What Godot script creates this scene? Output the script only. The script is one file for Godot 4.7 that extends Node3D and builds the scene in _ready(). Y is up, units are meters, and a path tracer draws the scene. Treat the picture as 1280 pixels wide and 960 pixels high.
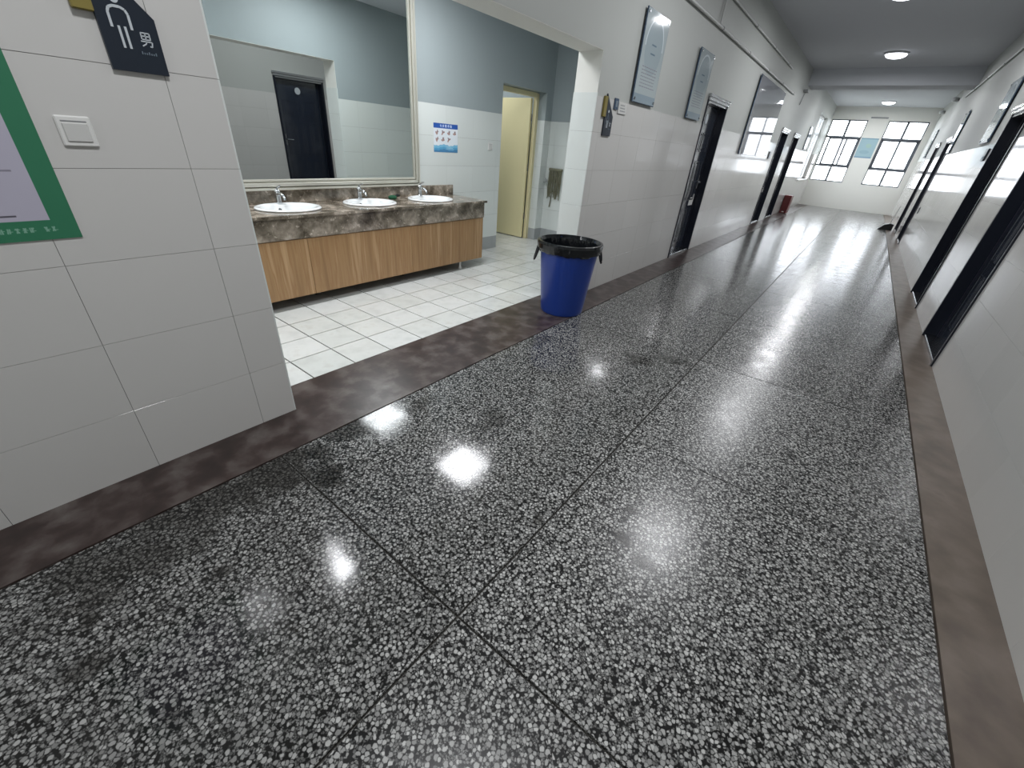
extends Node3D
# Tiled school corridor with a washroom alcove. Corridor runs along -z, floor at y = 0, camera above (0, 0).
const XL := -2.066      # face of the left corridor wall
const XR := 0.949       # face of the right corridor wall
const ZE := -21.75      # end wall with the windows
const ZB := 4.6         # wall behind the camera
const CEIL := 3.35
const XW := -4.06       # washroom wall behind the basins
const XI := -2.3        # washroom side of the partition
const WCEIL := 2.71
const WZ0 := -0.75      # washroom near wall
const WZ1 := -6.03      # washroom far wall
const OP0 := -0.81      # opening to the washroom
const OP1 := -3.72
const OPH := 2.06
const TILE_TOP := 1.76
const WTILE_TOP := 1.67

var M := {}
var used := {}
var mesh_cache := {}
var rng := RandomNumberGenerator.new()

# ------------------------------------------------------------------ mesh builder
class MB:
	var st := SurfaceTool.new()
	var smooth := false
	func _init():
		st.begin(Mesh.PRIMITIVE_TRIANGLES)
	func v(p: Vector3, n: Vector3, uv: Vector2):
		st.set_normal(n); st.set_uv(uv); st.add_vertex(p)
	func planar(p: Vector3, n: Vector3) -> Vector2:
		var a := n.abs()
		if a.x >= a.y and a.x >= a.z: return Vector2(p.z, -p.y)
		if a.y >= a.z: return Vector2(p.x, p.z)
		return Vector2(p.x, -p.y)
	func tri(a: Vector3, b: Vector3, c: Vector3, out: Vector3):
		# clockwise seen from the side "out"
		var n := (c - a).cross(b - a)
		if n.length_squared() < 1e-18: return
		n = n.normalized()
		if n.dot(out) < 0.0:
			var t := b; b = c; c = t; n = -n
		v(a, n, planar(a, n)); v(b, n, planar(b, n)); v(c, n, planar(c, n))
	func quad(a: Vector3, b: Vector3, c: Vector3, d: Vector3, out: Vector3):
		tri(a, b, c, out); tri(a, c, d, out)
	func quad_uv(a: Vector3, b: Vector3, c: Vector3, d: Vector3, out: Vector3):
		# a = top left, b = top right, c = bottom right, d = bottom left as one looks at it
		var n := out.normalized()
		for q in [[a, Vector2(0, 0)], [b, Vector2(1, 0)], [c, Vector2(1, 1)], [a, Vector2(0, 0)], [c, Vector2(1, 1)], [d, Vector2(0, 1)]]:
			v(q[0], n, q[1])
	func box(lo: Vector3, hi: Vector3):
		var a := Vector3(minf(lo.x, hi.x), minf(lo.y, hi.y), minf(lo.z, hi.z))
		var b := Vector3(maxf(lo.x, hi.x), maxf(lo.y, hi.y), maxf(lo.z, hi.z))
		var p := []
		for i in 8: p.append(Vector3(b.x if i & 1 else a.x, b.y if i & 2 else a.y, b.z if i & 4 else a.z))
		quad(p[0], p[2], p[6], p[4], Vector3.LEFT); quad(p[1], p[3], p[7], p[5], Vector3.RIGHT)
		quad(p[0], p[1], p[5], p[4], Vector3.DOWN); quad(p[2], p[3], p[7], p[6], Vector3.UP)
		quad(p[0], p[1], p[3], p[2], Vector3.FORWARD); quad(p[4], p[5], p[7], p[6], Vector3.BACK)
	func bevel_box(lo: Vector3, hi: Vector3, r: float):
		var a := Vector3(minf(lo.x, hi.x), minf(lo.y, hi.y), minf(lo.z, hi.z))
		var b := Vector3(maxf(lo.x, hi.x), maxf(lo.y, hi.y), maxf(lo.z, hi.z))
		var c := (a + b) / 2.0
		var h := (b - a) / 2.0
		r = minf(r, minf(h.x, minf(h.y, h.z)) * 0.98)
		var g := func(sx, sy, sz, ax) -> Vector3:
			var q := Vector3(sx * (h.x - r), sy * (h.y - r), sz * (h.z - r))
			q[ax] = [sx, sy, sz][ax] * h[ax]
			return c + q
		for ax in 3:
			for s in [-1.0, 1.0]:
				var ps := []
				for k in [[-1.0, -1.0], [1.0, -1.0], [1.0, 1.0], [-1.0, 1.0]]:
					var sg := [0.0, 0.0, 0.0]
					sg[ax] = s; sg[(ax + 1) % 3] = k[0]; sg[(ax + 2) % 3] = k[1]
					ps.append(g.call(sg[0], sg[1], sg[2], ax))
				var n := Vector3.ZERO; n[ax] = s
				quad(ps[0], ps[1], ps[2], ps[3], n)
		for ax in 3:
			var u := (ax + 1) % 3
			var w := (ax + 2) % 3
			for su in [-1.0, 1.0]:
				for sw in [-1.0, 1.0]:
					var e := []
					for s in [-1.0, 1.0]:
						var sg := [0.0, 0.0, 0.0]
						sg[ax] = s; sg[u] = su; sg[w] = sw
						e.append([g.call(sg[0], sg[1], sg[2], u), g.call(sg[0], sg[1], sg[2], w)])
					var n := Vector3.ZERO; n[u] = su; n[w] = sw
					quad(e[0][0], e[1][0], e[1][1], e[0][1], n)
		for sx in [-1.0, 1.0]:
			for sy in [-1.0, 1.0]:
				for sz in [-1.0, 1.0]:
					tri(g.call(sx, sy, sz, 0), g.call(sx, sy, sz, 1), g.call(sx, sy, sz, 2), Vector3(sx, sy, sz))
	func ring_strip(r0: Array, r1: Array, n0: Array, n1: Array, v0: float, v1: float):
		var k := r0.size()
		for i in k:
			var j := (i + 1) % k
			var u0 := float(i) / k
			var u1 := float(i + 1) / k
			var a: Vector3 = r0[i]; var b: Vector3 = r0[j]; var c: Vector3 = r1[j]; var d: Vector3 = r1[i]
			var na: Vector3 = n0[i]; var nb: Vector3 = n0[j]; var nc: Vector3 = n1[j]; var nd: Vector3 = n1[i]
			for t in [[[a, na, u0, v0], [b, nb, u1, v0], [c, nc, u1, v1]], [[a, na, u0, v0], [c, nc, u1, v1], [d, nd, u0, v1]]]:
				var gn: Vector3 = (t[2][0] - t[0][0]).cross(t[1][0] - t[0][0])
				if gn.length_squared() < 1e-20: continue
				var order := [0, 1, 2]
				if gn.dot(t[0][1] + t[1][1] + t[2][1]) < 0.0: order = [0, 2, 1]
				for o in order: v(t[o][0], t[o][1], Vector2(t[o][2], t[o][3]))
	func tube(pts: Array, r, segs := 8, cap := true):
		# r: one radius or one per point
		var rings := []
		var norms := []
		var up := Vector3(0.31, 0.83, 0.47).normalized()
		var length := 0.0
		var along := []
		for i in pts.size():
			var d: Vector3 = (pts[mini(i + 1, pts.size() - 1)] - pts[maxi(i - 1, 0)]).normalized()
			var x := d.cross(up).normalized()
			var y := x.cross(d).normalized()
			var rr: float = r[i] if r is Array else r
			var ring := []
			var nn := []
			for k in segs:
				var t := TAU * k / segs
				var q := x * cos(t) + y * sin(t)
				ring.append(pts[i] + q * rr); nn.append(q)
			rings.append(ring); norms.append(nn)
			if i > 0: length += (pts[i] - pts[i - 1]).length()
			along.append(length)
		for i in pts.size() - 1:
			ring_strip(rings[i], rings[i + 1], norms[i], norms[i + 1], along[i], along[i + 1])
		if cap:
			for e in [[0, pts[0] - pts[1]], [pts.size() - 1, pts[-1] - pts[-2]]]:
				for k in segs:
					tri(pts[e[0]], rings[e[0]][k], rings[e[0]][(k + 1) % segs], e[1])
	func lathe(profile: Array, segs := 32, c := Vector3.ZERO, sx := 1.0, sz := 1.0):
		# profile: Vector2(radius, height), outside to the left hand when going up
		var rings := []
		var norms := []
		for i in profile.size():
			var p: Vector2 = profile[i]
			var d: Vector2 = (profile[mini(i + 1, profile.size() - 1)] - profile[maxi(i - 1, 0)]).normalized()
			var n2 := Vector2(d.y, -d.x)
			var ring := []
			var nn := []
			for k in segs:
				var t := TAU * k / segs
				ring.append(c + Vector3(cos(t) * p.x * sx, p.y, sin(t) * p.x * sz))
				nn.append(Vector3(cos(t) * n2.x / sx, n2.y, sin(t) * n2.x / sz).normalized())
			rings.append(ring); norms.append(nn)
		for i in profile.size() - 1:
			ring_strip(rings[i], rings[i + 1], norms[i], norms[i + 1], float(i) / profile.size(), float(i + 1) / profile.size())
	func prism(poly: PackedVector2Array, to3: Callable, d0: float, d1: float):
		# poly in (u, v); to3(u, v, depth) gives the point
		var idx := Geometry2D.triangulate_polygon(poly)
		var n: Vector3 = (to3.call(0.0, 0.0, d1) - to3.call(0.0, 0.0, d0)).normalized()
		for i in range(0, idx.size(), 3):
			var t := [poly[idx[i]], poly[idx[i + 1]], poly[idx[i + 2]]]
			tri(to3.call(t[0].x, t[0].y, d1), to3.call(t[1].x, t[1].y, d1), to3.call(t[2].x, t[2].y, d1), n)
			tri(to3.call(t[0].x, t[0].y, d0), to3.call(t[1].x, t[1].y, d0), to3.call(t[2].x, t[2].y, d0), -n)
		var mid := Vector2.ZERO
		for p in poly: mid += p
		mid /= poly.size()
		for i in poly.size():
			var a := poly[i]
			var b := poly[(i + 1) % poly.size()]
			var e := b - a
			var o2 := Vector2(e.y, -e.x)
			if Geometry2D.is_polygon_clockwise(poly): o2 = -o2
			var o: Vector3 = to3.call(o2.x, o2.y, 0.0) - to3.call(0.0, 0.0, 0.0)
			quad(to3.call(a.x, a.y, d0), to3.call(b.x, b.y, d0), to3.call(b.x, b.y, d1), to3.call(a.x, a.y, d1), o)
	func done() -> ArrayMesh:
		st.index()
		return st.commit()

# ------------------------------------------------------------------ naming
func numbered(called: String) -> String:
	var n: int = used.get(called, 0)
	used[called] = n + 1
	return called if n == 0 else "%s_%03d" % [called, n]

func tag(o: Node, label := "", category := "", group := "", kind := "") -> Node:
	if label: o.set_meta("label", label)
	if category: o.set_meta("category", category)
	if group: o.set_meta("group", group)
	if kind: o.set_meta("kind", kind)
	return o

func thing(called: String, at: Vector3, label: String, category: String, group := "") -> Node3D:
	var o := Node3D.new()
	o.name = numbered(called)
	add_child(o)
	o.position = at
	tag(o, label, category, group)
	return o

func struct(called: String, label := "") -> Node3D:
	var o := Node3D.new()
	o.name = numbered(called)
	add_child(o)
	tag(o, label, "", "", "structure")
	return o

func part(called: String, mb: MB, mat: Material, parent: Node3D, world := false) -> MeshInstance3D:
	var o := MeshInstance3D.new()
	o.mesh = mb.done()
	o.material_override = mat
	o.name = called
	parent.add_child(o, true)
	if world:   # the mesh was written in world coordinates under an unturned parent
		o.position = -parent.global_position
	o.cast_shadow = GeometryInstance3D.SHADOW_CASTING_SETTING_ON
	return o

func single(called: String, mb: MB, mat: Material, label: String, category: String, group := "", at := Vector3.ZERO) -> MeshInstance3D:
	var o := MeshInstance3D.new()
	o.mesh = mb.done()
	o.material_override = mat
	o.name = numbered(called)
	add_child(o)
	o.position = at
	tag(o, label, category, group)
	return o

func copy(o: Node3D, called: String, at: Vector3, turn: float, label: String, group := "") -> Node3D:
	var c: Node3D = o.duplicate()
	c.name = numbered(called)
	add_child(c)
	c.position = at
	c.rotation = Vector3(0, turn, 0)
	tag(c, label)
	if group: c.set_meta("group", group)
	return c

# ------------------------------------------------------------------ materials
func mat(col: Color, rough := 0.6, metal := 0.0, spec := 0.5) -> StandardMaterial3D:
	var m := StandardMaterial3D.new()
	m.albedo_color = col
	m.roughness = rough
	m.metallic = metal
	m.metallic_specular = spec
	return m

func noise_tex(freq: float, stops: Array, size := 512, seed_ := 1, kind := FastNoiseLite.TYPE_SIMPLEX_SMOOTH, oct := 4, warp := 0.0, stretch := Vector2(1, 1)) -> ImageTexture:
	var n := FastNoiseLite.new()
	n.noise_type = kind
	n.frequency = freq
	n.seed = seed_
	n.fractal_octaves = oct
	if warp > 0.0:
		n.domain_warp_enabled = true
		n.domain_warp_amplitude = warp
		n.domain_warp_frequency = freq
	var im := n.get_seamless_image(int(size / stretch.x), int(size / stretch.y))
	im.resize(size, size, Image.INTERPOLATE_CUBIC)
	im.convert(Image.FORMAT_L8)
	var g := Gradient.new()
	g.offsets = PackedFloat32Array(stops.map(func(s): return s[0]))
	g.colors = PackedColorArray(stops.map(func(s): return s[1]))
	var lut := PackedByteArray()
	for i in 256:
		var c := g.sample(i / 255.0)
		lut.append_array([int(c.r * 255), int(c.g * 255), int(c.b * 255)])
	var src := im.get_data()
	var out := PackedByteArray()
	out.resize(src.size() * 3)
	for i in src.size():
		var k := src[i] * 3
		out[i * 3] = lut[k]; out[i * 3 + 1] = lut[k + 1]; out[i * 3 + 2] = lut[k + 2]
	var o := Image.create_from_data(size, size, false, Image.FORMAT_RGB8, out)
	return ImageTexture.create_from_image(o)

func marble_tex() -> ImageTexture:
	# brown-grey stone: cloudy ground, broken blocks with pale edges, sparse beige flecks
	var n := 768
	var a := FastNoiseLite.new(); a.seed = 51; a.frequency = 0.007; a.fractal_octaves = 6; a.fractal_gain = 0.62
	var b := FastNoiseLite.new(); b.seed = 52; b.noise_type = FastNoiseLite.TYPE_CELLULAR; b.frequency = 0.016; b.fractal_type = FastNoiseLite.FRACTAL_NONE
	b.cellular_return_type = FastNoiseLite.RETURN_CELL_VALUE; b.domain_warp_enabled = true; b.domain_warp_amplitude = 26.0; b.domain_warp_frequency = 0.02
	var e := b.duplicate() as FastNoiseLite
	e.cellular_return_type = FastNoiseLite.RETURN_DISTANCE2_SUB
	var c := FastNoiseLite.new(); c.seed = 53; c.frequency = 0.02; c.fractal_octaves = 4; c.fractal_gain = 0.6
	var da := a.get_image(n, n, false, false, false).get_data()
	var db := b.get_image(n, n, false, false, false).get_data()
	var de := e.get_image(n, n, false, false, false).get_data()
	var dc := c.get_image(n, n, false, false, false).get_data()
	var out := PackedByteArray(); out.resize(n * n * 3)
	for i in n * n:
		var t := 0.46 + (da[i] - 128) * 0.0052 + (db[i] - 128) * 0.0011
		if de[i] < 4: t += 0.10
		var f := (dc[i] - 172) * 0.02
		if f > 0.0: t += minf(f, 0.34)
		t = clampf(t, 0.0, 1.0)
		out[i * 3] = int(66 + 146 * t); out[i * 3 + 1] = int(59 + 140 * t); out[i * 3 + 2] = int(48 + 136 * t)
	return ImageTexture.create_from_image(Image.create_from_data(n, n, false, Image.FORMAT_RGB8, out))

func normal_tex(freq: float, strength: float, seed_ := 5, size := 512, stretch := Vector2(1, 1)) -> ImageTexture:
	var n := FastNoiseLite.new()
	n.frequency = freq
	n.seed = seed_
	n.fractal_octaves = 3
	var im := n.get_seamless_image(int(size / stretch.x), int(size / stretch.y))
	im.resize(size, size, Image.INTERPOLATE_CUBIC)
	im.convert(Image.FORMAT_RGBA8)
	im.bump_map_to_normal_map(strength)
	return ImageTexture.create_from_image(im)

func tri_world(m: StandardMaterial3D, per_metre: float) -> StandardMaterial3D:
	m.uv1_triplanar = true
	m.uv1_world_triplanar = true
	m.uv1_scale = Vector3.ONE * per_metre
	return m

func C(hex: String) -> Color: return Color.html(hex)

func make_materials():
	# polished wall tile: slightly wavy glaze
	var wave := normal_tex(0.006, 2.2, 11, 512)
	for k in 4:
		var t := mat([C("d0cfcc"), C("cfcecb"), C("d1d0cd"), C("cecdca")][k], 0.10, 0.0, 0.44)
		t.normal_enabled = true; t.normal_texture = wave; t.normal_scale = 0.10
		tri_world(t, 1.1)
		M["tile%d" % k] = t
		var w := mat([C("dee3e0"), C("dde2df"), C("dfe4e1"), C("dce1de")][k], 0.10)
		w.normal_enabled = true; w.normal_texture = wave; w.normal_scale = 0.08
		tri_world(w, 1.1)
		M["wtile%d" % k] = w
	var fl_stain := noise_tex(0.012, [[0.0, C("d0d2cf")], [0.45, C("dadcd9")], [0.7, C("dddfdc")], [1.0, C("d3d3cf")]], 512, 31)
	for k in 3:
		var f := mat([Color(1, 1, 1), Color(0.985, 0.985, 0.98), Color(0.97, 0.975, 0.97)][k], 0.16)
		f.albedo_texture = fl_stain
		tri_world(f, 0.9)
		M["ftile%d" % k] = f
	M.grout = mat(C("8f8d89"), 0.9)
	M.grout_dark = mat(C("4c4a47"), 0.9)
	var plaster := normal_tex(0.05, 1.2, 21)
	M.paint = mat(C("b5b8b4"), 0.55)
	M.paint_white = mat(C("e3e3dd"), 0.6)
	M.paint_blue = mat(C("a0aaac"), 0.55)
	M.ceiling = mat(C("cdd0d5"), 0.8)
	for k in ["paint", "paint_white", "paint_blue", "ceiling"]:
		M[k].normal_enabled = true; M[k].normal_texture = plaster; M[k].normal_scale = 0.12
		tri_world(M[k], 1.5)
	M.skirt_grey = mat(C("a9adae"), 0.3)
	# red-brown painted cement strips, worn to grey
	M.strip_left = tri_world(mat(Color.WHITE, 0.3), 0.55)
	M.strip_left.albedo_texture = noise_tex(0.02, [[0.0, C("2c2321")], [0.4, C("3c302d")], [0.6, C("4d4340")], [1.0, C("66605c")]], 512, 41, FastNoiseLite.TYPE_SIMPLEX_SMOOTH, 5, 20.0)
	M.strip_right = tri_world(mat(Color.WHITE, 0.42), 0.6)
	M.strip_right.albedo_texture = noise_tex(0.015, [[0.0, C("5f554d")], [0.5, C("72675d")], [0.8, C("7c7168")], [1.0, C("6d6259")]], 512, 43, FastNoiseLite.TYPE_SIMPLEX_SMOOTH, 5, 15.0)
	M.joint = mat(C("46443f"), 0.8)
	# brown marble
	M.marble = tri_world(mat(Color.WHITE, 0.14), 0.8)
	M.marble.albedo_texture = marble_tex()
	# wood laminate, grain upright
	M.wood = mat(Color.WHITE, 0.38)
	M.wood.albedo_texture = noise_tex(0.02, [[0.0, C("8f6d49")], [0.3, C("9c7a54")], [0.5, C("a6845d")], [0.62, C("9a7650")], [0.8, C("b08f69")], [1.0, C("bc9b74")]], 1024, 61, FastNoiseLite.TYPE_SIMPLEX_SMOOTH, 4, 12.0, Vector2(1, 20))
	M.wood.uv1_triplanar = true; M.wood.uv1_world_triplanar = true; M.wood.uv1_scale = Vector3(0.6, 0.6, 0.6)
	M.wood_edge = mat(C("5b4027"), 0.6)
	M.porcelain = mat(C("f2f4f4"), 0.08)
	M.drain = mat(C("5c5f61"), 0.3, 0.6)  # dark tone stands for the shade inside the basin overflow
	M.chrome = mat(C("d6d9dc"), 0.08, 1.0)
	M.steel = mat(C("9a9ca0"), 0.25, 1.0)
	M.mirror = mat(C("d9dedd"), 0.0, 1.0)
	M.silver_frame = mat(C("d8d6ca"), 0.32, 0.5)
	M.silver_dark = mat(C("8d8a7c"), 0.4, 0.6)
	M.door = mat(C("242c3a"), 0.16, 0.0, 0.8)
	M.door.clearcoat_enabled = true; M.door.clearcoat = 1.0; M.door.clearcoat_roughness = 0.1
	M.door_frame = mat(C("171c28"), 0.3)
	M.door_head = mat(C("c2c4c6"), 0.22, 0.8)
	M.white_plastic = mat(C("e4e4e1"), 0.35)
	M.white_plastic_grey = mat(C("cfcfcc"), 0.35)
	M.black_plastic = mat(C("17181b"), 0.4)
	M.cream_door = mat(C("e6dcae"), 0.45)
	M.cream_frame = mat(C("ddd3a8"), 0.45)
	M.bin_blue = mat(C("1b3a8c"), 0.3)
	M.bag = mat(C("101316"), 0.14)
	M.bag.normal_enabled = true; M.bag.normal_texture = normal_tex(0.03, 4.0, 71, 512, Vector2(1, 3)); M.bag.normal_scale = 0.45
	tri_world(M.bag, 3.0)
	M.navy = mat(C("16212f"), 0.35)
	M.yellow = mat(C("85783a"), 0.45)
	M.sign_white = mat(C("c4cbd0"), 0.5)
	M.sign_dim = mat(C("6c7a86"), 0.5)
	M.board_edge = mat(C("46586e"), 0.2)
	M.red = mat(C("6a2526"), 0.4)
	M.green_pad = mat(C("20573c"), 0.9)
	M.mop = mat(C("7b7a66"), 0.95)
	M.pipe_white = mat(C("c9cac8"), 0.4)
	M.pipe_grey = mat(C("8e9091"), 0.45)
	M.window_frame = mat(C("5a5f66"), 0.5)
	M.glass = mat(Color(1, 1, 1, 0.06), 0.0)
	M.glass.transparency = BaseMaterial3D.TRANSPARENCY_ALPHA
	M.lamp_glow = mat(C("f6f8fa"), 0.4)
	M.lamp_glow.emission_enabled = true
	M.lamp_glow.emission = C("f4f8ff")
	M.lamp_glow.emission_energy_multiplier = 6.0
	M.panel_glow = mat(C("f6f8fa"), 0.4)
	M.panel_glow.emission_enabled = true
	M.panel_glow.emission = C("f6f9ff")
	M.panel_glow.emission_energy_multiplier = 3.0
	M.lamp_rim = mat(C("dadcde"), 0.4)
	M.bark = mat(C("6d6862"), 0.9)
	M.outside_ground = mat(C("8b8d86"), 0.95)
	M.lamp_off = mat(C("a5a7a8"), 0.4)

# ------------------------------------------------------------------ terrazzo
func cell_noise(freq: float, seed_: int, ret: int, ox: float, oy: float, scale: float) -> FastNoiseLite:
	var n := FastNoiseLite.new()
	n.noise_type = FastNoiseLite.TYPE_CELLULAR
	n.cellular_distance_function = FastNoiseLite.DISTANCE_EUCLIDEAN
	n.cellular_return_type = ret
	n.cellular_jitter = 1.0
	n.fractal_type = FastNoiseLite.FRACTAL_NONE
	n.frequency = freq
	n.seed = seed_
	n.offset = Vector3(ox * scale, oy * scale, 0)
	n.domain_warp_enabled = true
	n.domain_warp_amplitude = 0.42 / freq
	n.domain_warp_frequency = freq * 1.3
	n.domain_warp_fractal_type = FastNoiseLite.DOMAIN_WARP_FRACTAL_NONE
	return n

# x0, z0: corner of the panel; stains: [x, z, radius, strength]; damp: 0..1 how polished and moist the panel is, plus painted shade
func terrazzo(w: int, h: int, x0: float, z0: float, per_m: float, stains: Array, damp_shade: Callable) -> StandardMaterial3D:
	var f1 := 1.0 / (0.0145 * per_m)
	var f2 := 1.0 / (0.0065 * per_m)
	var warp := FastNoiseLite.new()
	var a := cell_noise(f1, 7, FastNoiseLite.RETURN_DISTANCE2_SUB, x0, z0, per_m).get_image(w, h, false, false, false).get_data()
	var av := cell_noise(f1, 7, FastNoiseLite.RETURN_CELL_VALUE, x0, z0, per_m).get_image(w, h, false, false, false).get_data()
	var ad := cell_noise(f1, 7, FastNoiseLite.RETURN_DISTANCE, x0, z0, per_m).get_image(w, h, false, false, false).get_data()
	var b := cell_noise(f2, 19, FastNoiseLite.RETURN_DISTANCE2_SUB, x0, z0, per_m).get_image(w, h, false, false, false).get_data()
	var bv := cell_noise(f2, 19, FastNoiseLite.RETURN_CELL_VALUE, x0, z0, per_m).get_image(w, h, false, false, false).get_data()
	warp.frequency = 5.0 / per_m
	warp.fractal_octaves = 5
	warp.seed = 3
	warp.offset = Vector3(x0 * per_m, z0 * per_m, 0)
	var d := warp.get_image(w, h, false, false, false).get_data()
	# stain mask at a quarter of the size, sharpened by the blotch noise
	var sw := w / 4
	var sh := h / 4
	var sm := PackedByteArray(); sm.resize(sw * sh)
	var dm := PackedByteArray(); dm.resize(sw * sh)
	for j in sh:
		for i in sw:
			var px := x0 + i * 4 / per_m
			var pz := z0 + j * 4 / per_m
			var nn := (d[(j * 4) * w + i * 4] - 128) / 128.0
			var best := 0.0
			for s in stains:
				var r: float = Vector2(px - s[0], (pz - s[1]) * s[4]).length() / s[2]
				best = maxf(best, s[3] * clampf((1.1 - r + nn * 0.8) * 1.6, 0.0, 1.0))
			sm[j * sw + i] = int(best * 255)
			dm[j * sw + i] = int(clampf(damp_shade.call(px, pz, nn), 0.0, 1.0) * 255)
	var col := PackedByteArray(); col.resize(w * h * 3)
	var rgh := PackedByteArray(); rgh.resize(w * h)
	var k := 0
	for j in h:
		var row := (j >> 2) * sw
		for i in w:
			var cv := av[k]
			var chip := 0.0
			var tone := 0.0
			var q := minf((a[k] - 9) * 0.13, (42 + ((cv * 7) & 31) - ad[k]) * 0.10)
			if cv > 34 and q > 0.0:
				chip = minf(q, 1.0); tone = 138.0 + ((cv * 37) & 127) * 0.48
			else:
				var cb := bv[k]
				var q2 := (b[k] - 13) * 0.11
				if cb > 105 and q2 > 0.0:
					chip = minf(q2, 1.0); tone = 84.0 + ((cb * 29) & 127) * 0.5
			var base := 27.0 + (d[k] - 128) * 0.08
			var g := base + (tone - base) * chip
			var si := mini(row + (i >> 2), sw * sh - 1)
			var s := sm[si] * 0.0039
			var wet_shade := dm[si] * 0.0039
			g *= (1.0 - 0.62 * s) * (1.0 - 0.15 * wet_shade)  # colour darkened for wetness and for shade painted in on the left
			g += (d[k] - 128) * 0.06
			var y := 0.0 if s < 0.25 else s * 3.0
			col[k * 3] = clampi(int(g + y), 0, 255)
			col[k * 3 + 1] = clampi(int(g * 1.0 + y * 0.6), 0, 255)
			col[k * 3 + 2] = clampi(int(g * 0.985), 0, 255)
			rgh[k] = int(255.0 * clampf(0.27 - 0.19 * wet_shade + (0.02 if chip > 0.5 else 0.0), 0.02, 1.0))
			k += 1
	var m := mat(Color.WHITE, 1.0)
	m.albedo_texture = ImageTexture.create_from_image(Image.create_from_data(w, h, false, Image.FORMAT_RGB8, col))
	var ri := Image.create_from_data(w, h, false, Image.FORMAT_L8, rgh)
	ri.resize(w / 2, h / 2, Image.INTERPOLATE_BILINEAR)
	m.roughness_texture = ImageTexture.create_from_image(ri)
	m.roughness_texture_channel = BaseMaterial3D.TEXTURE_CHANNEL_RED
	return m

# ------------------------------------------------------------------ rectangles with holes
# returns rects [u0, v0, u1, v1] that cover the rectangle without the holes
func cut(u0: float, v0: float, u1: float, v1: float, holes: Array) -> Array:
	var rects := [[u0, v0, u1, v1]]
	for h in holes:
		var next := []
		for r in rects:
			if h[0] >= r[2] or h[2] <= r[0] or h[1] >= r[3] or h[3] <= r[1]:
				next.append(r); continue
			if h[0] > r[0]: next.append([r[0], r[1], h[0], r[3]])
			if h[2] < r[2]: next.append([h[2], r[1], r[2], r[3]])
			var a: float = maxf(r[0], h[0])
			var b: float = minf(r[2], h[2])
			if h[1] > r[1]: next.append([a, r[1], b, h[1]])
			if h[3] < r[3]: next.append([a, h[3], b, r[3]])
		rects = next
	return rects

func wall_boxes(mb: MB, x0: float, x1: float, z0: float, z1: float, y0: float, y1: float, holes: Array):
	# wall across x; holes [z0, y0, z1, y1] with z0 < z1
	for r in cut(minf(z0, z1), y0, maxf(z0, z1), y1, holes):
		mb.box(Vector3(x0, r[1], r[0]), Vector3(x1, r[3], r[2]))

# one tile: a slab with a small chamfer round its face; local x = right, y = up, z = out
func tile_mesh(w: float, h: float, thick := 0.008, gap := 0.0014, narrow := false, ch := 0.0003) -> ArrayMesh:
	var key := ("n" if narrow else "") + "%d_%d_%d_%d" % [roundi(w * 1000), roundi(h * 1000), roundi(thick * 1000), roundi(gap * 10000)]
	if mesh_cache.has(key): return mesh_cache[key]
	var mb := MB.new()
	var a := w / 2 - gap * (0.35 if narrow else 1.0) / 2
	var b := h / 2 - gap / 2
	var p := func(sx, sy, inset, z) -> Vector3: return Vector3(sx * (a - inset), sy * (b - inset), z)
	var s := [[-1, -1], [1, -1], [1, 1], [-1, 1]]
	mb.quad(p.call(-1, -1, ch, 0), p.call(1, -1, ch, 0), p.call(1, 1, ch, 0), p.call(-1, 1, ch, 0), Vector3.BACK)
	for i in 4:
		var c: Array = s[i]
		var d: Array = s[(i + 1) % 4]
		var o := Vector3(c[0] + d[0], c[1] + d[1], 0)
		mb.quad(p.call(c[0], c[1], ch, 0), p.call(d[0], d[1], ch, 0), p.call(d[0], d[1], 0, -ch), p.call(c[0], c[1], 0, -ch), o + Vector3.BACK)
		mb.quad(p.call(c[0], c[1], 0, -ch), p.call(d[0], d[1], 0, -ch), p.call(d[0], d[1], 0, -thick), p.call(c[0], c[1], 0, -thick), o)
	mesh_cache[key] = mb.done()
	return mesh_cache[key]

# lays tiles on a plane: origin + u * right + v * up, facing "out"; rows start at v_phase, columns at u_phase
func lay_tiles(parent: Node3D, called: String, origin: Vector3, right: Vector3, up: Vector3, area: Array, size: Vector2, phase: Vector2, holes: Array, mats: Array, tilt := 0.0010, gap := 0.0014, narrow := false):
	var out := right.cross(up)
	var i0 := floori((area[0] - phase.x) / size.x)
	var i1 := ceili((area[2] - phase.x) / size.x)
	var j0 := floori((area[1] - phase.y) / size.y)
	var j1 := ceili((area[3] - phase.y) / size.y)
	for j in range(j0, j1):
		for i in range(i0, i1):
			var r := [maxf(area[0], phase.x + i * size.x), maxf(area[1], phase.y + j * size.y), minf(area[2], phase.x + (i + 1) * size.x), minf(area[3], phase.y + (j + 1) * size.y)]
			if r[2] - r[0] < 0.012 or r[3] - r[1] < 0.012: continue
			for q in cut(r[0], r[1], r[2], r[3], holes):
				var w: float = q[2] - q[0]
				var h: float = q[3] - q[1]
				if w < 0.012 or h < 0.012: continue
				var t := MeshInstance3D.new()
				t.mesh = tile_mesh(w, h, 0.008, gap, narrow)
				t.material_override = mats[rng.randi() % mats.size()]
				t.name = called
				parent.add_child(t, true)
				var b := Basis(right, up, out)
				b = b * Basis.from_euler(Vector3(rng.randf_range(-tilt, tilt), rng.randf_range(-tilt, tilt), 0))
				t.transform = Transform3D(b, origin + right * (q[0] + q[2]) / 2 + up * (q[1] + q[3]) / 2)

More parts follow.
